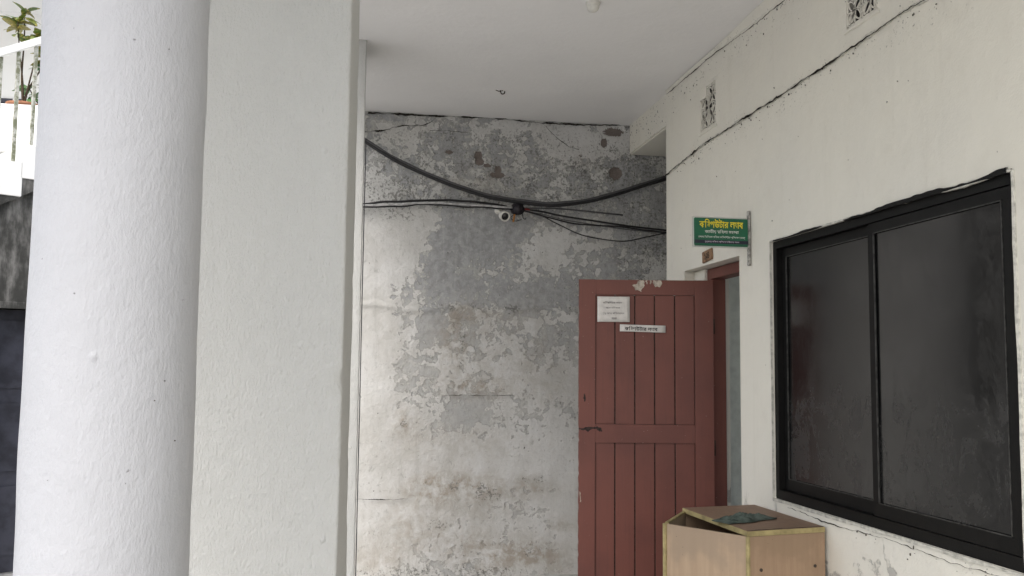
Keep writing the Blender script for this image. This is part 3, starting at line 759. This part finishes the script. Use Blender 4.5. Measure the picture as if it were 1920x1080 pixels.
# ---- door frame and open door leaf ---------------------------------
def door():
    y0, y1, z0, z1 = DOOR; x0, x1 = 0.09, 0.19
    fr = MB().box(x0, x1, y1-5-.262, y1-5-.002, z0, z1-.002)
    fr = MB().box(x0, x1, 6.035-5, 6.108-5, 0, z1-.075).box(x0, x1, y0-5+.002, y0-5+.06, 0, z1-.075).box(x0, x1, y0-5+.002, 6.108-5, z1-.075, z1-.006)
    fr.build('door_frame', M['maroon'], lab, bevel=.003)
    # plastered infill between frame and far reveal
    MB().box(.07, TH-.002, 6.109-5, y1-5-.002, 0, z1-.003).build('jamb_plaster', M['cream'], lab, bevel=.004)
    D = empty('door', (2.39-XR, 6.024-5, 0), R(90+80), lab)     # local x runs from the hinge to the free edge, local y faces away
    D['label'] = 'maroon plank door standing open'
    # with this turn local +y points to the viewer's side of the leaf
    W, H, T = .893, 2.254, .036
    zb = .012
    def rough_member(name, x0, x1, z0, z1, free=None, mat=M['maroon']):
        mb = MB(); n = max(2, int((z1-z0)/.02)); V = []; fs = []
        for i in range(n+1):
            z = z0+(z1-z0)*i/n
            xa, xb = x0, x1
            if free:
                xb += -0.002-0.006*max(0, nz(1, z, 3, 14)) - (0.009*max(0, nz(7, z, 3, 23)) if z < 1.35 else 0)
            V += [(xa,0,z),(xb,0,z),(xb,T,z),(xa,T,z)]
        for i in range(n):
            o = 4*i
            for k in range(4): fs.append((o+k, o+(k+1)%4, o+4+(k+1)%4, o+4+k))
        fs += [(3,2,1,0), (4*n,4*n+1,4*n+2,4*n+3)]
        mb.add(V, fs); return mb.build(name, mat, D, bevel=.0015 if not free else 0)
    rough_member('stile', 0, .124, zb, H)
    rough_member('stile', .782, W, zb, H, True)
    for z0, z1 in ((2.153, H-.001), (1.178, 1.299), (zb, .20)):
        MB().box(.1245, .7815, .0005, T-.0005, z0, z1).build('rail', M['maroon'], D, bevel=.0015)
    gx = [.124, .255, .389, .520, .651, .782]
    for z0, z1 in ((.20, 1.178), (1.299, 2.153)):
        for i in range(5):
            MB().box(gx[i]+.0034, gx[i+1]-.0034, .009, T-.009, z0+.001, z1-.001).build('plank', M['maroon'], D, bevel=.003)
    MB().box(.125, .781, .016, .020, .202, 2.15).build('backing', M['crack'], D)
    for z in (.35, 1.15, 1.95):
        MB().lathe([(0,-.05),(.008,-.05),(.008,.05),(0,.05)], (-.004, T*.5, z), (0,0,1), 10).build('hinge', M['hook'], D, True)
    # flaked primer on the top rail: three torn patches
    rnd = random.Random(4)
    def torn(pts, name='bare_patch', y=T+.0006, mat=M['flake_pale']):
        P = [];
        for i in range(len(pts)):
            a_, b_ = Vector(pts[i]), Vector(pts[(i+1)%len(pts)])
            for k in range(5):
                q = a_.lerp(b_, k/5); P.append((q.x + rnd.uniform(-.004,.004), min(H-.0015, q.y + rnd.uniform(-.004,.004))))
        n = len(P)
        MB().add([(p[0], y, p[1]) for p in P]+[(p[0], y-.004, p[1]) for p in P], [tuple(range(n))]+[(i,(i+1)%n,n+(i+1)%n,n+i) for i in range(n)]).build(name, mat, D)
    torn([(.540,2.222),(.515,2.225),(.49,2.251),(.455,2.252),(.455,2.215),(.478,2.19),(.475,2.172),(.49,2.185),(.515,2.182),(.522,2.20)])
    torn([(.452,2.252),(.44,2.225),(.436,2.252)]); torn([(.425,2.252),(.414,2.222),(.408,2.252)])
    torn([(.402,2.252),(.345,2.252),(.338,2.225),(.352,2.205),(.372,2.212),(.385,2.208),(.396,2.230)])
    torn([(.275,.66),(.27,.66),(.268,.648),(.276,.645)]); torn([(.147,.705),(.138,.70),(.138,.672),(.145,.668)])
    torn([(.882,.86),(.878,.86),(.874,.80),(.877,.79)])
    # grime by the latch
    torn([(.888,1.272),(.84,1.276),(.80,1.280),(.765,1.284),(.742,1.268),(.735,1.248),(.752,1.252),(.775,1.268),(.81,1.262),(.83,1.248),(.845,1.262),(.888,1.262)], 'grime', T+.0006, M['grime'])
    torn([(.86,1.49),(.85,1.50),(.846,1.46),(.853,1.44)], 'grime', T+.0006, M['grime'])
    return D
DR = door()

# number plate above the door
npl = MB().box(-.014, -.001, 5.770-5.85, 5.935-5.85, -.037, .037).build('number_plate', M['tile_brown'], None, bevel=.003)
npl.location = (XR, 5.85, 2.402); npl.rotation_euler = (R(-4), 0, 0)
tag(npl, 'small brown terracotta number plate above the maroon door', 'plate')

# ---- lettering ------------------------------------------------------
SQ = set('ি')
def glyph_mesh(ch, bold=0.0):
    cu = bpy.data.curves.new('glyph', 'FONT'); cu.body = ch; cu.size = 1.0; cu.resolution_u = 3; cu.offset = bold
    ob = bpy.data.objects.new('glyph', cu); COL.objects.link(ob)
    dg = bpy.context.evaluated_depsgraph_get(); dg.update()
    me = bpy.data.meshes.new_from_object(ob.evaluated_get(dg))
    v = [tuple(p.co) for p in me.vertices]; fcs = [tuple(p.vertices) for p in me.polygons]
    cu.body = ch + '|'; dg.update()
    m2 = bpy.data.meshes.new_from_object(ob.evaluated_get(dg)); xm = max(p.co.x for p in m2.vertices)
    cu.body = '|'; dg.update()
    m3 = bpy.data.meshes.new_from_object(ob.evaluated_get(dg)); adv = xm - max(p.co.x for p in m3.vertices)
    bpy.data.meshes.remove(m2); bpy.data.meshes.remove(m3)
    bpy.data.objects.remove(ob); bpy.data.curves.remove(cu); bpy.data.meshes.remove(me)
    return v, fcs, adv
_gc = {}
def line_mesh(tokens, bold=0.0):
    """tokens in drawing order; '~x' draws x narrowed (first half of a conjunct), '_' is a space, '^x' hangs small below the last letter"""
    V = []; Fc = []; x = 0.0
    for it, tk in enumerate(tokens):
        e = .00022*(it % 3)
        if tk == '_': x += 0.28; continue
        sx = sy = 1.0; under = False
        if tk[0] == '~': sx, sy, tk = 0.62, 0.86, tk[1:]
        elif tk[0] == '^': sx = sy = 0.45; under = True; tk = tk[1:]
        key = (tk, bold)
        if key not in _gc: _gc[key] = glyph_mesh(tk, bold)
        v, fc, adv = _gc[key]
        if not v: x += .3; continue
        mn = min(p[0] for p in v); mx = max(p[0] for p in v); top = max(p[1] for p in v)
        o = len(V)
        if under:
            V += [(x-.34+(p[0]-mn)*sx, -.26+p[1]*sy, e) for p in v]
        else:
            V += [(x+p[0]*sx, top-(top-p[1])*sy if sy<1 else p[1], e) for p in v]
            x += adv*sx*(.74 if tk == 'ি' else 1.0)
        Fc += [tuple(i+o for i in q) for q in fc]
    return V, Fc, x
def text_part(name, tokens, width, origin, ux, uz, mat, parent, bold=0.0, height=None):
    """flat lettering of the given overall width, centred on origin, along ux with uz up"""
    V, Fc, w = line_mesh(tokens, bold)
    if not V: return None
    k = width/w; zs = [p[1] for p in V]; zc = (max(zs)+min(zs))/2
    kz = k if height is None else height/(max(zs)-min(zs))
    o = Vector(origin); a = Vector(ux); b = Vector(uz)
    P = [tuple(o + a*((p[0]-w/2)*k) + b*((p[1]-zc)*kz) + a.cross(b)*p[2]) for p in V]
    return MB().add(P, Fc).build(name, mat, parent)
KOM = ['ক','ি','~ম','প','উ','ট','া','র']; LAB = ['ল','~য','া','ব']

# projecting green sign
sg = empty('hanging_sign', (2.293, 5.19, 2.27))
tag(sg, 'green projecting board with yellow and white lettering beside the door', 'sign')
MB().box(-.338, -.008, 0, .012, .105, .268).build('board', M['sign_green'], sg, bevel=.004)
MB().box(-.336, -.010, -.0012, .002, .119, .139).build('band', M['sign_dark'], sg)
MB().box(-.345, -.001, .012, .016, .098, .275).build('board_rim', M['sign_white'], sg, bevel=.003)
MB().box(-.010, .004, -.006, .020, -.004, .318).build('bracket', M['bracket'], sg, bevel=.003)
S0 = -.0022
text_part('lettering', KOM+['_']+LAB, .265, (-.175,S0,.236), (1,0,0), (0,0,1), M['sign_yellow'], sg, .018, .052)
text_part('lettering', ['জ','া','ত','ী','য়','_','ম','ি','হ','ল','া','_','স','ং','~স','থ','া'], .205, (-.172,S0,.188), (1,0,0), (0,0,1), M['sign_white'], sg, .010, .026)
text_part('lettering', ['ে','জ','ল','া','_','ি','ভ','ি','~ত','ত','ক','_','ম','ি','হ','ল','া','_']+KOM+['_','প','^র','ি','শ','~ক','ষ','ণ','_','ে','ক','ন','~দ','^র'], .285, (-.172,S0,.156), (1,0,0), (0,0,1), M['sign_white'], sg, .006, .018)
text_part('lettering', ['শ','ু','ধ','ু','ম','া','ত','^র','_','ম','ি','হ','ল','া','_','প','^র','ি','শ','~ক','ষ','ণ','া','থ','ী','ে','দ','র','_','জ','ন','~য'], .21, (-.172,-.0032,.129), (1,0,0), (0,0,1), M['sign_pink'], sg, .006, .013)
text_part('lettering', ['১','০','৪'], .085, (-.0148,0,0), (0,-1,0), (0,0,1), M['ink'], npl, .02, .045)

# papers on the door leaf (world placement from the leaf's own frame)
DM = Matrix.Translation((2.39, 6.024, 0)) @ Matrix.Rotation(R(170), 4, 'Z')
def on_door(name, x0, x1, z0, z1, label, cat, tilt=0.0, curl=.002):
    cx, cz = (x0+x1)/2, (z0+z1)/2; w, h = (x1-x0)/2, (z1-z0)/2
    n = 8; V = []; fs = []
    for j in range(n+1):
        for i in range(n+1):
            u, v = -w+2*w*i/n, -h+2*h*j/n
            V.append((u, .0009+curl*abs(nz(u*9+cx*7, v*9, 2, 1.6)), v))
    for j in range(n):
        for i in range(n): fs.append((j*(n+1)+i, j*(n+1)+i+1, (j+1)*(n+1)+i+1, (j+1)*(n+1)+i))
    me = bpy.data.meshes.new(name); me.from_pydata(V, [], fs); me.update()
    o = link(name, me, M['paper'], None, True)
    md = o.modifiers.new('thickness', 'SOLIDIFY'); md.thickness = .0006; md.offset = 0
    o.matrix_world = DM @ Matrix.Translation((cx, .0366, cz)) @ Matrix.Rotation(tilt, 4, 'Y')
    tag(o, label, cat); return o
p1 = on_door('paper_notice', .555, .769, 1.972, 2.140, 'square white paper notice with faint writing on the door', 'notice', .0)
for i, (tk, w) in enumerate(((KOM+['_']+LAB, .125), (['প','^র','ে','ব','শ','া','ি','ধ','ক','া','র'], .095), (['শ','ু','ধ','ু','_','ম','া','ত','^র','_','ম','ি','হ','ল','া','ে','দ','র'], .145), (['জ','ন','~য'], .035))):
    text_part('lettering', tk, w, (.008-.004*i, .0036, .045-.036*i), (-1,0,0), (0,0,1), M['ink_faint'], p1, .004, .016)
p2 = on_door('paper_strip', .318, .620, 1.907, 1.953, 'narrow white paper strip with bold black lettering on the door', 'notice', R(-1.2), .0012)
text_part('lettering', KOM+['_']+LAB, .215, (.01, .0028, 0), (-1,0,0), (0,0,1), M['ink'], p2, .014, .030)

# ---- pillars and round column --------------------------------------
def rough_shaft(name, ring, z0, z1, mat, parent=None, dz=.02, amp=.004, chip=None, seed=0):
    """ring: list of plan points; every level is nudged by noise so that edges waver; corners chip"""
    n = len(ring); m = int((z1-z0)/dz); V = []; fs = []
    cx = sum(p[0] for p in ring)/n; cy = sum(p[1] for p in ring)/n
    for j in range(m+1):
        z = z0+(z1-z0)*j/m
        for (x, y, *c) in ring:
            k = amp*(nz(x+seed, y, z, 2.2) + 0.5*nz(x, y+seed, z, 7))
            if c and c[0] and chip:
                q = max(0, nz(x*3+seed, y*3, z, 9) - .25); k -= chip*q
            d = math.hypot(x-cx, y-cy)
            V.append((x+(x-cx)/d*k, y+(y-cy)/d*k, z))
    for j in range(m):
        for i in range(n):
            fs.append((j*n+i, j*n+(i+1)%n, (j+1)*n+(i+1)%n, (j+1)*n+i))
    fs.append(tuple(m*n+i for i in range(n)))
    return MB().add(V, fs).build(name, mat, parent, True)
def square_ring(x0, x1, y0, y1, r=.008, n=14):
    C4 = [(x1-r,y0+r,-90),(x1-r,y1-r,0),(x0+r,y1-r,90),(x0+r,y0+r,180)]; out = []
    for q, (cx, cy, a0) in enumerate(C4):
        for k in range(4):
            w = R(a0+90*k/3); out.append((cx+r*math.cos(w), cy+r*math.sin(w), 1))
        nx = C4[(q+1)%4]; e = R(a0+90)
        ex, ey = cx+r*math.cos(e), cy+r*math.sin(e)
        sx, sy = nx[0]+r*math.cos(R(nx[2])), nx[1]+r*math.sin(R(nx[2]))
        for k in range(1, n): out.append((ex+(sx-ex)*k/n, ey+(sy-ey)*k/n, 0))
    return out
p = rough_shaft('square_pillar', square_ring(-.45, 0, 0, .45), -.15, ZC+.01, M['pillar'], None, .015, .0035, .024, 3)
p.location = (-.014, 2.80, 0); p.rotation_euler = (0, 0, R(-3.4))
tag(p, 'broad white square pillar beside the round column', 'pillar')
c = rough_shaft('round_column', [(.1615*math.cos(2*math.pi*i/72), .1615*math.sin(2*math.pi*i/72)) for i in range(72)], -.15, ZC+.01, M['column'], None, .02, .0035, None, 11)
c.location = (-.469, 2.047, 0)
def f_col(r):
    w = R(r.uniform(-62, -20) if r.random() < .75 else r.uniform(-120, -62)); z = r.uniform(.6, 3.2)
    n_ = (math.cos(w), math.sin(w), 0)
    return (n_[0]*.1638, n_[1]*.1638, z), ((-n_[1], n_[0], 0), (0,0,1), (-n_[0], -n_[1], 0))
spots('paint_specks', 26, f_col, .0008, .0038, M['spot'], c, 17)
tag(c, 'thick round white column with lumpy paint', 'column')
p2_ = rough_shaft('square_pillar', square_ring(-.40, 0, 0, .36), 0, ZC+.01, M['pillar'], None, .03, .003, .012, 9)
p2_.location = (.073, 6.0, 0)
tag(p2_, 'farther white pillar, mostly hidden, standing before the flaking wall', 'pillar')
o = MB().tube(smooth_path([(.0805+.003*nz(0,0,z,3), 6.004, z) for z in lin(0, 3.1, 14)], 2), .0035, 6).build('pillar_edge_line', M['cable'], None, True)  # added thin tube draws the dark line along the pillar edge
tag(o, 'thin black line running down the edge of the farther pillar', 'wire')

# ---- ceiling fittings ----------------------------------------------
lh = empty('lamp_holder', (1.325, 5.10, ZC))
tag(lh, 'round white plastic lamp holder on the porch ceiling', 'lamp holder')
MB().lathe([(0.0,.02),(.040,.02),(.042,-.010),(.036,-.022),(.024,-.028)], (0,0,0), (0,0,1), 28).build('base', M['plastic_white'], lh, True)
MB().lathe([(.036,-.020),(.035,-.034),(.030,-.046),(.020,-.055),(.008,-.059),(0,-.060)], (0,0,0), (0,0,1), 24).build('socket', M['plastic_white'], lh, True)
hk = MB().tube(smooth_path([(0,0,.02),(0,0,-.012),(.012,0,-.03),(.03,.004,-.024),(.034,.005,-.008)], 4), .0045, 8).build('ceiling_hook', M['hook'], None, True)
hk.location = (1.078, 6.889, ZC); tag(hk, 'small rusty hook in the porch ceiling', 'hook')
hk2 = MB().tube(smooth_path([(-.035,0,-.004),(-.01,.004,-.010),(.02,0,-.005)], 4), .003, 6).build('rod_end', M['hook'], hk, True)

# ---- cables on the back wall ---------------------------------------
def cable(name, pts, r, mat, label, cat='cable', group=None, wob=0.0, seed=0):
    P = smooth_path(pts, 8)
    P = [q + Vector((0, .006*nz(q.x*5+seed,0,0), wob*nz(q.x*6+seed, seed, 0))) for q in P]
    P0 = P[0].copy()
    o = MB().tube([q-P0 for q in P], r, 8).build(name, mat, None, True); o.location = P0
    return tag(o, label, cat, group)
cable('thick_cable', CB1, .0155, M['cable'], 'thick black cable sagging across the flaking wall')
cable('clipped_cable', [(x, y-.005, z+.017) for x, y, z in CB1], .0105, M['wire_grey'], 'thinner dark grey cable tied along the thick sagging one', wob=.006, seed=2)
cable('conduit_wire', W2, .009, M['cable'], 'black wire along the top of the bundle left of the junction box', 'wire', None, .010, 4)
cable('conduit_wire', [(x, y-.022, z) for x, y, z in W3], .0085, M['wire_white'], 'pale wire below the black one left of the junction box', 'wire', None, .006, 6)
cable('conduit_wire', [(x, y-.004, z-.013) for x, y, z in W3], .006, M['cable'], 'thin black wire lowest in the bundle left of the junction box', 'wire', None, .010, 8)
cable('slack_wire', W4, .0075, M['cable'], 'upper black wire running from the junction box to the passage', 'wire', None, .004, 3)
cable('slack_wire', W5, .0065, M['cable'], 'middle black wire drooping a little from the junction box', 'wire', None, .004, 5)
cable('slack_wire', [(x, y, z-.012-.02*math.sin(i*.5)) for i, (x, y, z) in enumerate(W4)], .0035, M['wire_grey'], 'thin grey wire just under the upper wire to the passage', 'wire', None, .004, 15)
cable('slack_wire', W6, .005, M['cable'], 'thin black wire hanging in the deepest loop towards the passage', 'wire', None, .002, 7)
cable('slack_wire', W7, .006, M['wire_grey'], 'short straight grey wire ending on the wall right of the junction box', 'wire', None, .002, 9)
# wire clips on the wall that carry the bundles
# junction box
jb = empty('junction_box', (1.352, 7.655, 2.965))
tag(jb, 'small black junction box with loose wires beside the security camera', 'box')
MB().lathe([(0,-.05),(.040,-.05),(.044,-.044),(.044,.044),(0,.048)], (0,0,0), (.25,-1,-.1), 18).build('case', M['box_black'], jb, True)
MB().box(-.045, .045, -.03, .035, .022, .046).build('lid', M['box_black'], jb, bevel=.004)
MB().tube(smooth_path([(-.02,-.03,-.04),(-.06,-.03,-.07),(-.03,-.03,-.10),(.03,-.02,-.085)],4), .003, 6).build('loose_wire', M['cable'], jb, True)
MB().tube(smooth_path([(.035,-.03,-.03),(.042,-.03,-.07),(.06,-.03,-.082),(.066,-.03,-.07)],4), .0035, 6).build('loose_wire', M['cable'], jb, True)
MB().tube(smooth_path([(.04,-.02,.0),(.075,-.02,.004),(.10,-.015,.0)],4), .007, 6).build('taped_joint', M['red'], jb, True)
MB().tube(smooth_path([(-.03,-.03,-.045),(-.037,-.035,-.09),(-.042,-.03,-.105)],4), .0085, 6).build('orange_wire', M['orange'], jb, True)
# bullet camera
cc = empty('security_camera', (1.215, 7.66, 2.925))
tag(cc, 'white bullet security camera under the cable bundle', 'camera')
ax = Vector((.16, -1, -.34)).normalized()
MB().lathe([(0,.05),(.036,.05),(.038,.055),(.038,.105),(.042,.11),(.042,.118),(.031,.120),(.030,.112)], (0,0,0), ax, 28).build('housing', M['plastic_white'], cc, True)
MB().lathe([(.0305,.110),(.018,.111),(.012,.116),(0,.117)], (0,0,0), ax, 24).build('lens', M['lens'], cc, True)
MB().lathe([(0,.0),(.03,.0),(.03,.014),(.012,.02),(.012,.05),(0,.05)], (-.02,.04,.035), (0.2,-1,-.5), 18).build('mount', M['plastic_white'], cc, True)

# ---- plywood stand by the wall -------------------------------------
st = empty('plywood_stand', (1.95, 4.68, 0))
tag(st, 'faceted plywood stand with yellow edging below the dark window', 'stand')
def pl(p): return (p[0]-1.95, p[1]-4.68)
N_, R_, Q_, P_, L_ = map(pl, ((1.854,4.256),(2.283,4.340),(2.262,5.095),(1.815,5.020),(1.593,4.668)))
HB = .886
for nm, a_, b_, mt in (('front_panel', N_, R_, 'ply_warm'), ('side_panel', L_, N_, 'ply_light'), ('side_panel', P_, L_, 'ply_light'), ('rear_panel', Q_, P_, 'ply_warm'), ('rear_panel', R_, Q_, 'ply_warm')):
    MB().slab(a_, b_, .016, .02, HB).build(nm, M[mt], st, bevel=.001)
MB().prism([tuple(Vector(q)*.96) for q in (N_, R_, Q_, P_, L_)], .25, .262).build('shelf', M['ply_in'], st)
def vstrip(p_, w=.011):
    MB().lathe([(0,.0),(w,.0),(w,HB+.002),(0,HB+.002)], (p_[0],p_[1],0), (0,0,1), 8).build('corner_lipping', M['yellow'], st)
vstrip(N_); vstrip(L_, .012); vstrip(P_)
# top edge lipping of the two left panels
for a_, b_ in ((P_, L_),):
    MB().slab(a_, b_, .019, HB, HB+.010).build('edge_lipping', M['yellow'], st, bevel=.002)
# lid: covers all but the open left corner
c0 = Vector(((N_[0]+R_[0]+Q_[0]+P_[0])/4, (N_[1]+R_[1]+Q_[1]+P_[1])/4))
ld = MB().prism([tuple(c0 + (Vector(q)-c0)*1.0) for q in (N_, R_, Q_, P_)], HB+.002, HB+.026).build('lid', M['ply_top'], st, bevel=.001)
for a_, b_ in ((N_, R_), (P_, N_)):
    d_ = (Vector(b_)-Vector(a_)).normalized(); nrm_ = Vector((d_.y, -d_.x))*.003
    MB().slab((a_[0]+nrm_.x, a_[1]+nrm_.y), (b_[0]+nrm_.x, b_[1]+nrm_.y), .0035, HB+.001, HB+.025).build('edge_lipping', M['yellow'], ld, bevel=.0008)
# torn veneer along the front of the lid
d_ = (Vector(R_)-Vector(N_)).normalized(); n2_ = Vector((-d_.y, d_.x))
vv = []; n = 40
for i in range(n+1):
    t_ = i/n; q = Vector(N_).lerp(Vector(R_), t_); w_ = .004+.012*abs(nz(t_*9, 2, 1, 1.3))+.01*abs(nz(t_*30,1,1))
    vv += [(q.x+n2_.x*.004, q.y+n2_.y*.004, HB+.0268), (q.x+n2_.x*(.004+w_), q.y+n2_.y*(.004+w_), HB+.0272)]
MB().add(vv, [(2*i,2*i+1,2*i+3,2*i+2) for i in range(n)]).build('torn_veneer', M['hook'], ld)
for fr_ in (.16, .86):
    q = Vector(N_).lerp(Vector(R_), fr_)
    MB().lathe([(0,-.002),(.0075,-.002),(.008,.004),(0,.004)], (q.x, q.y, HB-.155), (d_.y,-d_.x,0), 12).build('screw_hole_disc', M['hook'], st, True)  # dark raised disc stands in for a screw hole
# crumpled cloth on the lid
def cloth():
    nu, nv = 46, 26; V = []; fs = []
    for j in range(nv+1):
        for i in range(nu+1):
            u, v = i/nu-.5, j/nv-.5
            w = 1 - .25*abs(u)*2
            x = u*.36 + .02*nz(u*3, v*3, 1); y = v*.17*w + .03*nz(u*4, v*2, 5) + .04*u
            env = max(0, 1-abs(u*2)**3)*max(0, 1-abs(v*2)**4)
            fold = .5+.5*math.sin(u*26 + v*7 + 3*nz(u*3, v*3, 8))
            z = .002 + env*(.030*fold**1.2*(.5+.8*abs(nz(u*2.2, v*2, 3))) + .012*abs(nz(u*8, v*8, 2)))
            V.append((x, y, z))
    for j in range(nv):
        for i in range(nu):
            fs.append((j*(nu+1)+i, j*(nu+1)+i+1, (j+1)*(nu+1)+i+1, (j+1)*(nu+1)+i))
    me = bpy.data.meshes.new('crumpled_cloth'); me.from_pydata(V, [], fs); me.update()
    o = link('crumpled_cloth', me, M['cloth'], None, True)
    md = o.modifiers.new('thickness', 'SOLIDIFY'); md.thickness = .0025; md.offset = 1
    o.location = (1.975, 4.575, HB+.0275); o.rotation_euler = (0, 0, R(20))
    tag(o, 'crumpled dark green cloth lying on the plywood stand', 'cloth')
cloth()

# ================================================================== OUTSIDE, LEFT OF THE COLUMN
stair = empty('outdoor_staircase', (-3.05, 8.6, -.15), R(35))
tag(stair, 'white outdoor staircase with weathered balusters and stained concrete underneath', 'staircase')
TR, RI, WD = .28, .165, 1.25
z0s = 3.40 + .15
I0, I1 = -20, 5
for i in range(I0, I1):
    zt = z0s + i*RI
    MB().box(i*TR-.015, (i+1)*TR, 0, WD, max(0, zt-.30), zt).build('step', M['white_step'], stair, bevel=.004)
    for k in (.25, .75):
        x = (i+k)*TR
        zr = z0s + (i+k)*RI*0.98 + .86
        MB().box(x-.014, x+.014, .03, .058, zt, zr).build('baluster', M['baluster'], stair)
def rail_z(s): return z0s + s/TR*RI + .86
MB().add([(s, y, rail_z(s)+dz) for s in (I0*TR, I1*TR) for y in (.005, .083) for dz in (0, .075)], [(0,1,3,2),(4,6,7,5),(0,4,5,1),(2,3,7,6),(1,5,7,3),(0,2,6,4)]).build('handrail', M['white_step'], stair, bevel=.006)
# sloping waist slab under the steps
MB().add([(s, y, z0s + s/TR*RI - q) for s in (I0*TR+1.2, I1*TR) for y in (.012, WD-.012) for q in (.46, .25)], [(0,1,3,2),(4,6,7,5),(0,4,5,1),(2,3,7,6),(1,5,7,3),(0,2,6,4)]).build('waist_slab', M['stained'], stair)
MB().box(I1*TR, I1*TR+1.5, 0, WD+1.2, z0s+(I1-1)*RI-.2, z0s+(I1-1)*RI).build('landing', M['white_step'], stair, bevel=.004)
# wall and door below the flight
uw = empty('stair_wall', (-3.05, 8.6, -.15), R(35))
tag(uw, 'dark stained concrete wall under the outdoor staircase', 'wall')
def sof(s): return z0s + s/TR*RI - .44
D0, D1, DH = .10, .98, 2.28
w_ = MB()
for s0, s1, zb_ in ((-3.6, D0, 0), (D0, D1, DH), (D1, 1.40, 0)):
    n = 6
    for k in range(n):
        a_, b_ = s0+(s1-s0)*k/n, s0+(s1-s0)*(k+1)/n
        w_.add([(a_,.06,zb_),(b_,.06,zb_),(b_,.06,sof(b_)),(a_,.06,sof(a_)),(a_,.34,zb_),(b_,.34,zb_),(b_,.34,sof(b_)),(a_,.34,sof(a_))],
               [(0,1,2,3),(4,7,6,5),(0,4,5,1),(3,2,6,7)] + ([(0,3,7,4)] if k == 0 else []) + ([(1,5,6,2)] if k == n-1 else []))
w_.build('masonry', M['stained'], uw)
MB().box(D0-.07, D0, .045, .30, 0, DH+.06).box(D1, D1+.07, .045, .30, 0, DH+.06).box(D0, D1, .045, .30, DH, DH+.06).build('door_frame', M['stained'], uw, bevel=.004)
dd = MB().box(D0+.004, D1-.004, .24, .28, .01, DH-.004).build('door', M['dark_door'], uw, bevel=.003)
for k in range(3):
    MB().box(D0+.10, D1-.10, .228, .242, .15+k*.72, .75+k*.72).build('door_panel', M['dark_door'], dd, bevel=.006)
# white house behind the stair, with a terrace and a barred window band
fh = empty('white_house', (-5.0, 12.0, -.15))
tag(fh, 'white house with a flat terrace behind the outdoor staircase', 'building')
MB().box(-7, 3.2, -1.2, 3.0, 0, 4.40).build('terrace', M['far_wall'], fh, bevel=.01)
MB().box(-7, 3.2, -1.25, -1.21, 4.051, 4.58).build('terrace_kerb', M['white_step'], fh, bevel=.01)
MB().box(-7, 3.2, 3.0, 8.0, 0, 7.08).build('wall', M['far_wall'], fh)
MB().box(-7.4, 3.6, -.6, 8.4, 7.08, 7.3).build('roof', M['far_wall'], fh, bevel=.01)
for k in range(4):
    x = -5.6 + k*2.0
    w1 = MB().box(x, x+1.7, 2.97, 3.02, 5.1, 5.75).build('window', M['dark_door'], fh)
    for q in range(6): MB().box(x+.1+q*.3, x+.13+q*.3, 2.93, 2.96, 5.1, 5.75).build('bar', M['white_step'], w1)
    MB().box(x-.05, x+1.75, 2.90, 2.98, 5.38, 5.42).build('rail', M['white_step'], w1)

# potted crotons on the terrace edge
def leaf_mesh(L, W, name):
    V = []; fs = []
    n = 6
    for i in range(n+1):
        t = i/n; w = W*math.sin(math.pi*min(1, t*.93+.04))**.8
        z = -.35*L*t*t
        V += [(t*L, -w/2, z+.12*w), (t*L, 0, z), (t*L, w/2, z+.12*w)]
    for i in range(n):
        o = 3*i; fs += [(o,o+1,o+4,o+3),(o+1,o+2,o+5,o+4)]
    me = bpy.data.meshes.new(name); me.from_pydata(V, [], fs); me.update()
    me.polygons.foreach_set('use_smooth', [True]*len(me.polygons))
    return me
LM = {'croton': leaf_mesh(.17, .085, 'croton_leaf'), 'green_leaf': leaf_mesh(.16, .075, 'green_leaf')}
LM['croton'].materials.append(M['croton']); LM['green_leaf'].materials.append(M['green_leaf'])
def shrub(loc_, h, heads, kind, label, seed):
    r = random.Random(seed)
    t = empty('potted_shrub', loc_)
    tag(t, label, 'plant', 'potted shrubs on the terrace edge')
    MB().lathe([(0,0),(.12,0),(.165,.24),(.18,.25),(.18,.28),(.155,.28),(.15,.24)], (0,0,0), (0,0,1), 20).build('pot', M['pot'], t, True)
    MB().lathe([(0,.235),(.152,.24)], (0,0,0), (0,0,1), 16).build('soil', M['soil'], t)
    for k in range(heads):
        a_ = 6.283*k/heads + r.random(); sp = r.uniform(.08, .30); hh = h*r.uniform(.72, 1.05)
        tip = Vector((math.cos(a_)*sp, math.sin(a_)*sp*.8, hh))
        path = smooth_path([(0,0,.22), (tip.x*.2+r.uniform(-.03,.03), tip.y*.3, hh*.45), (tip.x*.7, tip.y*.7, hh*.75), tip], 4)
        MB().tube(path, lin(.013, .006, len(path)), 6).build('stem', M['stem'], t, True)
        for q in range(r.randint(13, 18)):
            o = bpy.data.objects.new('leaf', LM[kind]); COL.objects.link(o); o.parent = t
            back = r.random()**1.5*.16
            o.location = tip + Vector((0, 0, -back)) + Vector((r.uniform(-.015,.015), r.uniform(-.015,.015), 0))
            o.rotation_euler = (r.uniform(-.5,.5), -r.uniform(-.1, .95)+back*3, r.uniform(0, 6.283))
            s_ = r.uniform(.7, 1.15); o.scale = (s_, s_, s_)
shrub((-3.62, 11.15, 4.25), 1.32, 4, 'croton', 'yellow-green croton in a pot, tallest on the terrace edge', 2)
shrub((-3.02, 11.2, 4.25), 1.36, 4, 'croton', 'croton with bright yellow patches behind the stair handrail', 5)
shrub((-3.42, 11.5, 4.25), .8, 5, 'green_leaf', 'low plain green shrub between the two crotons', 9)
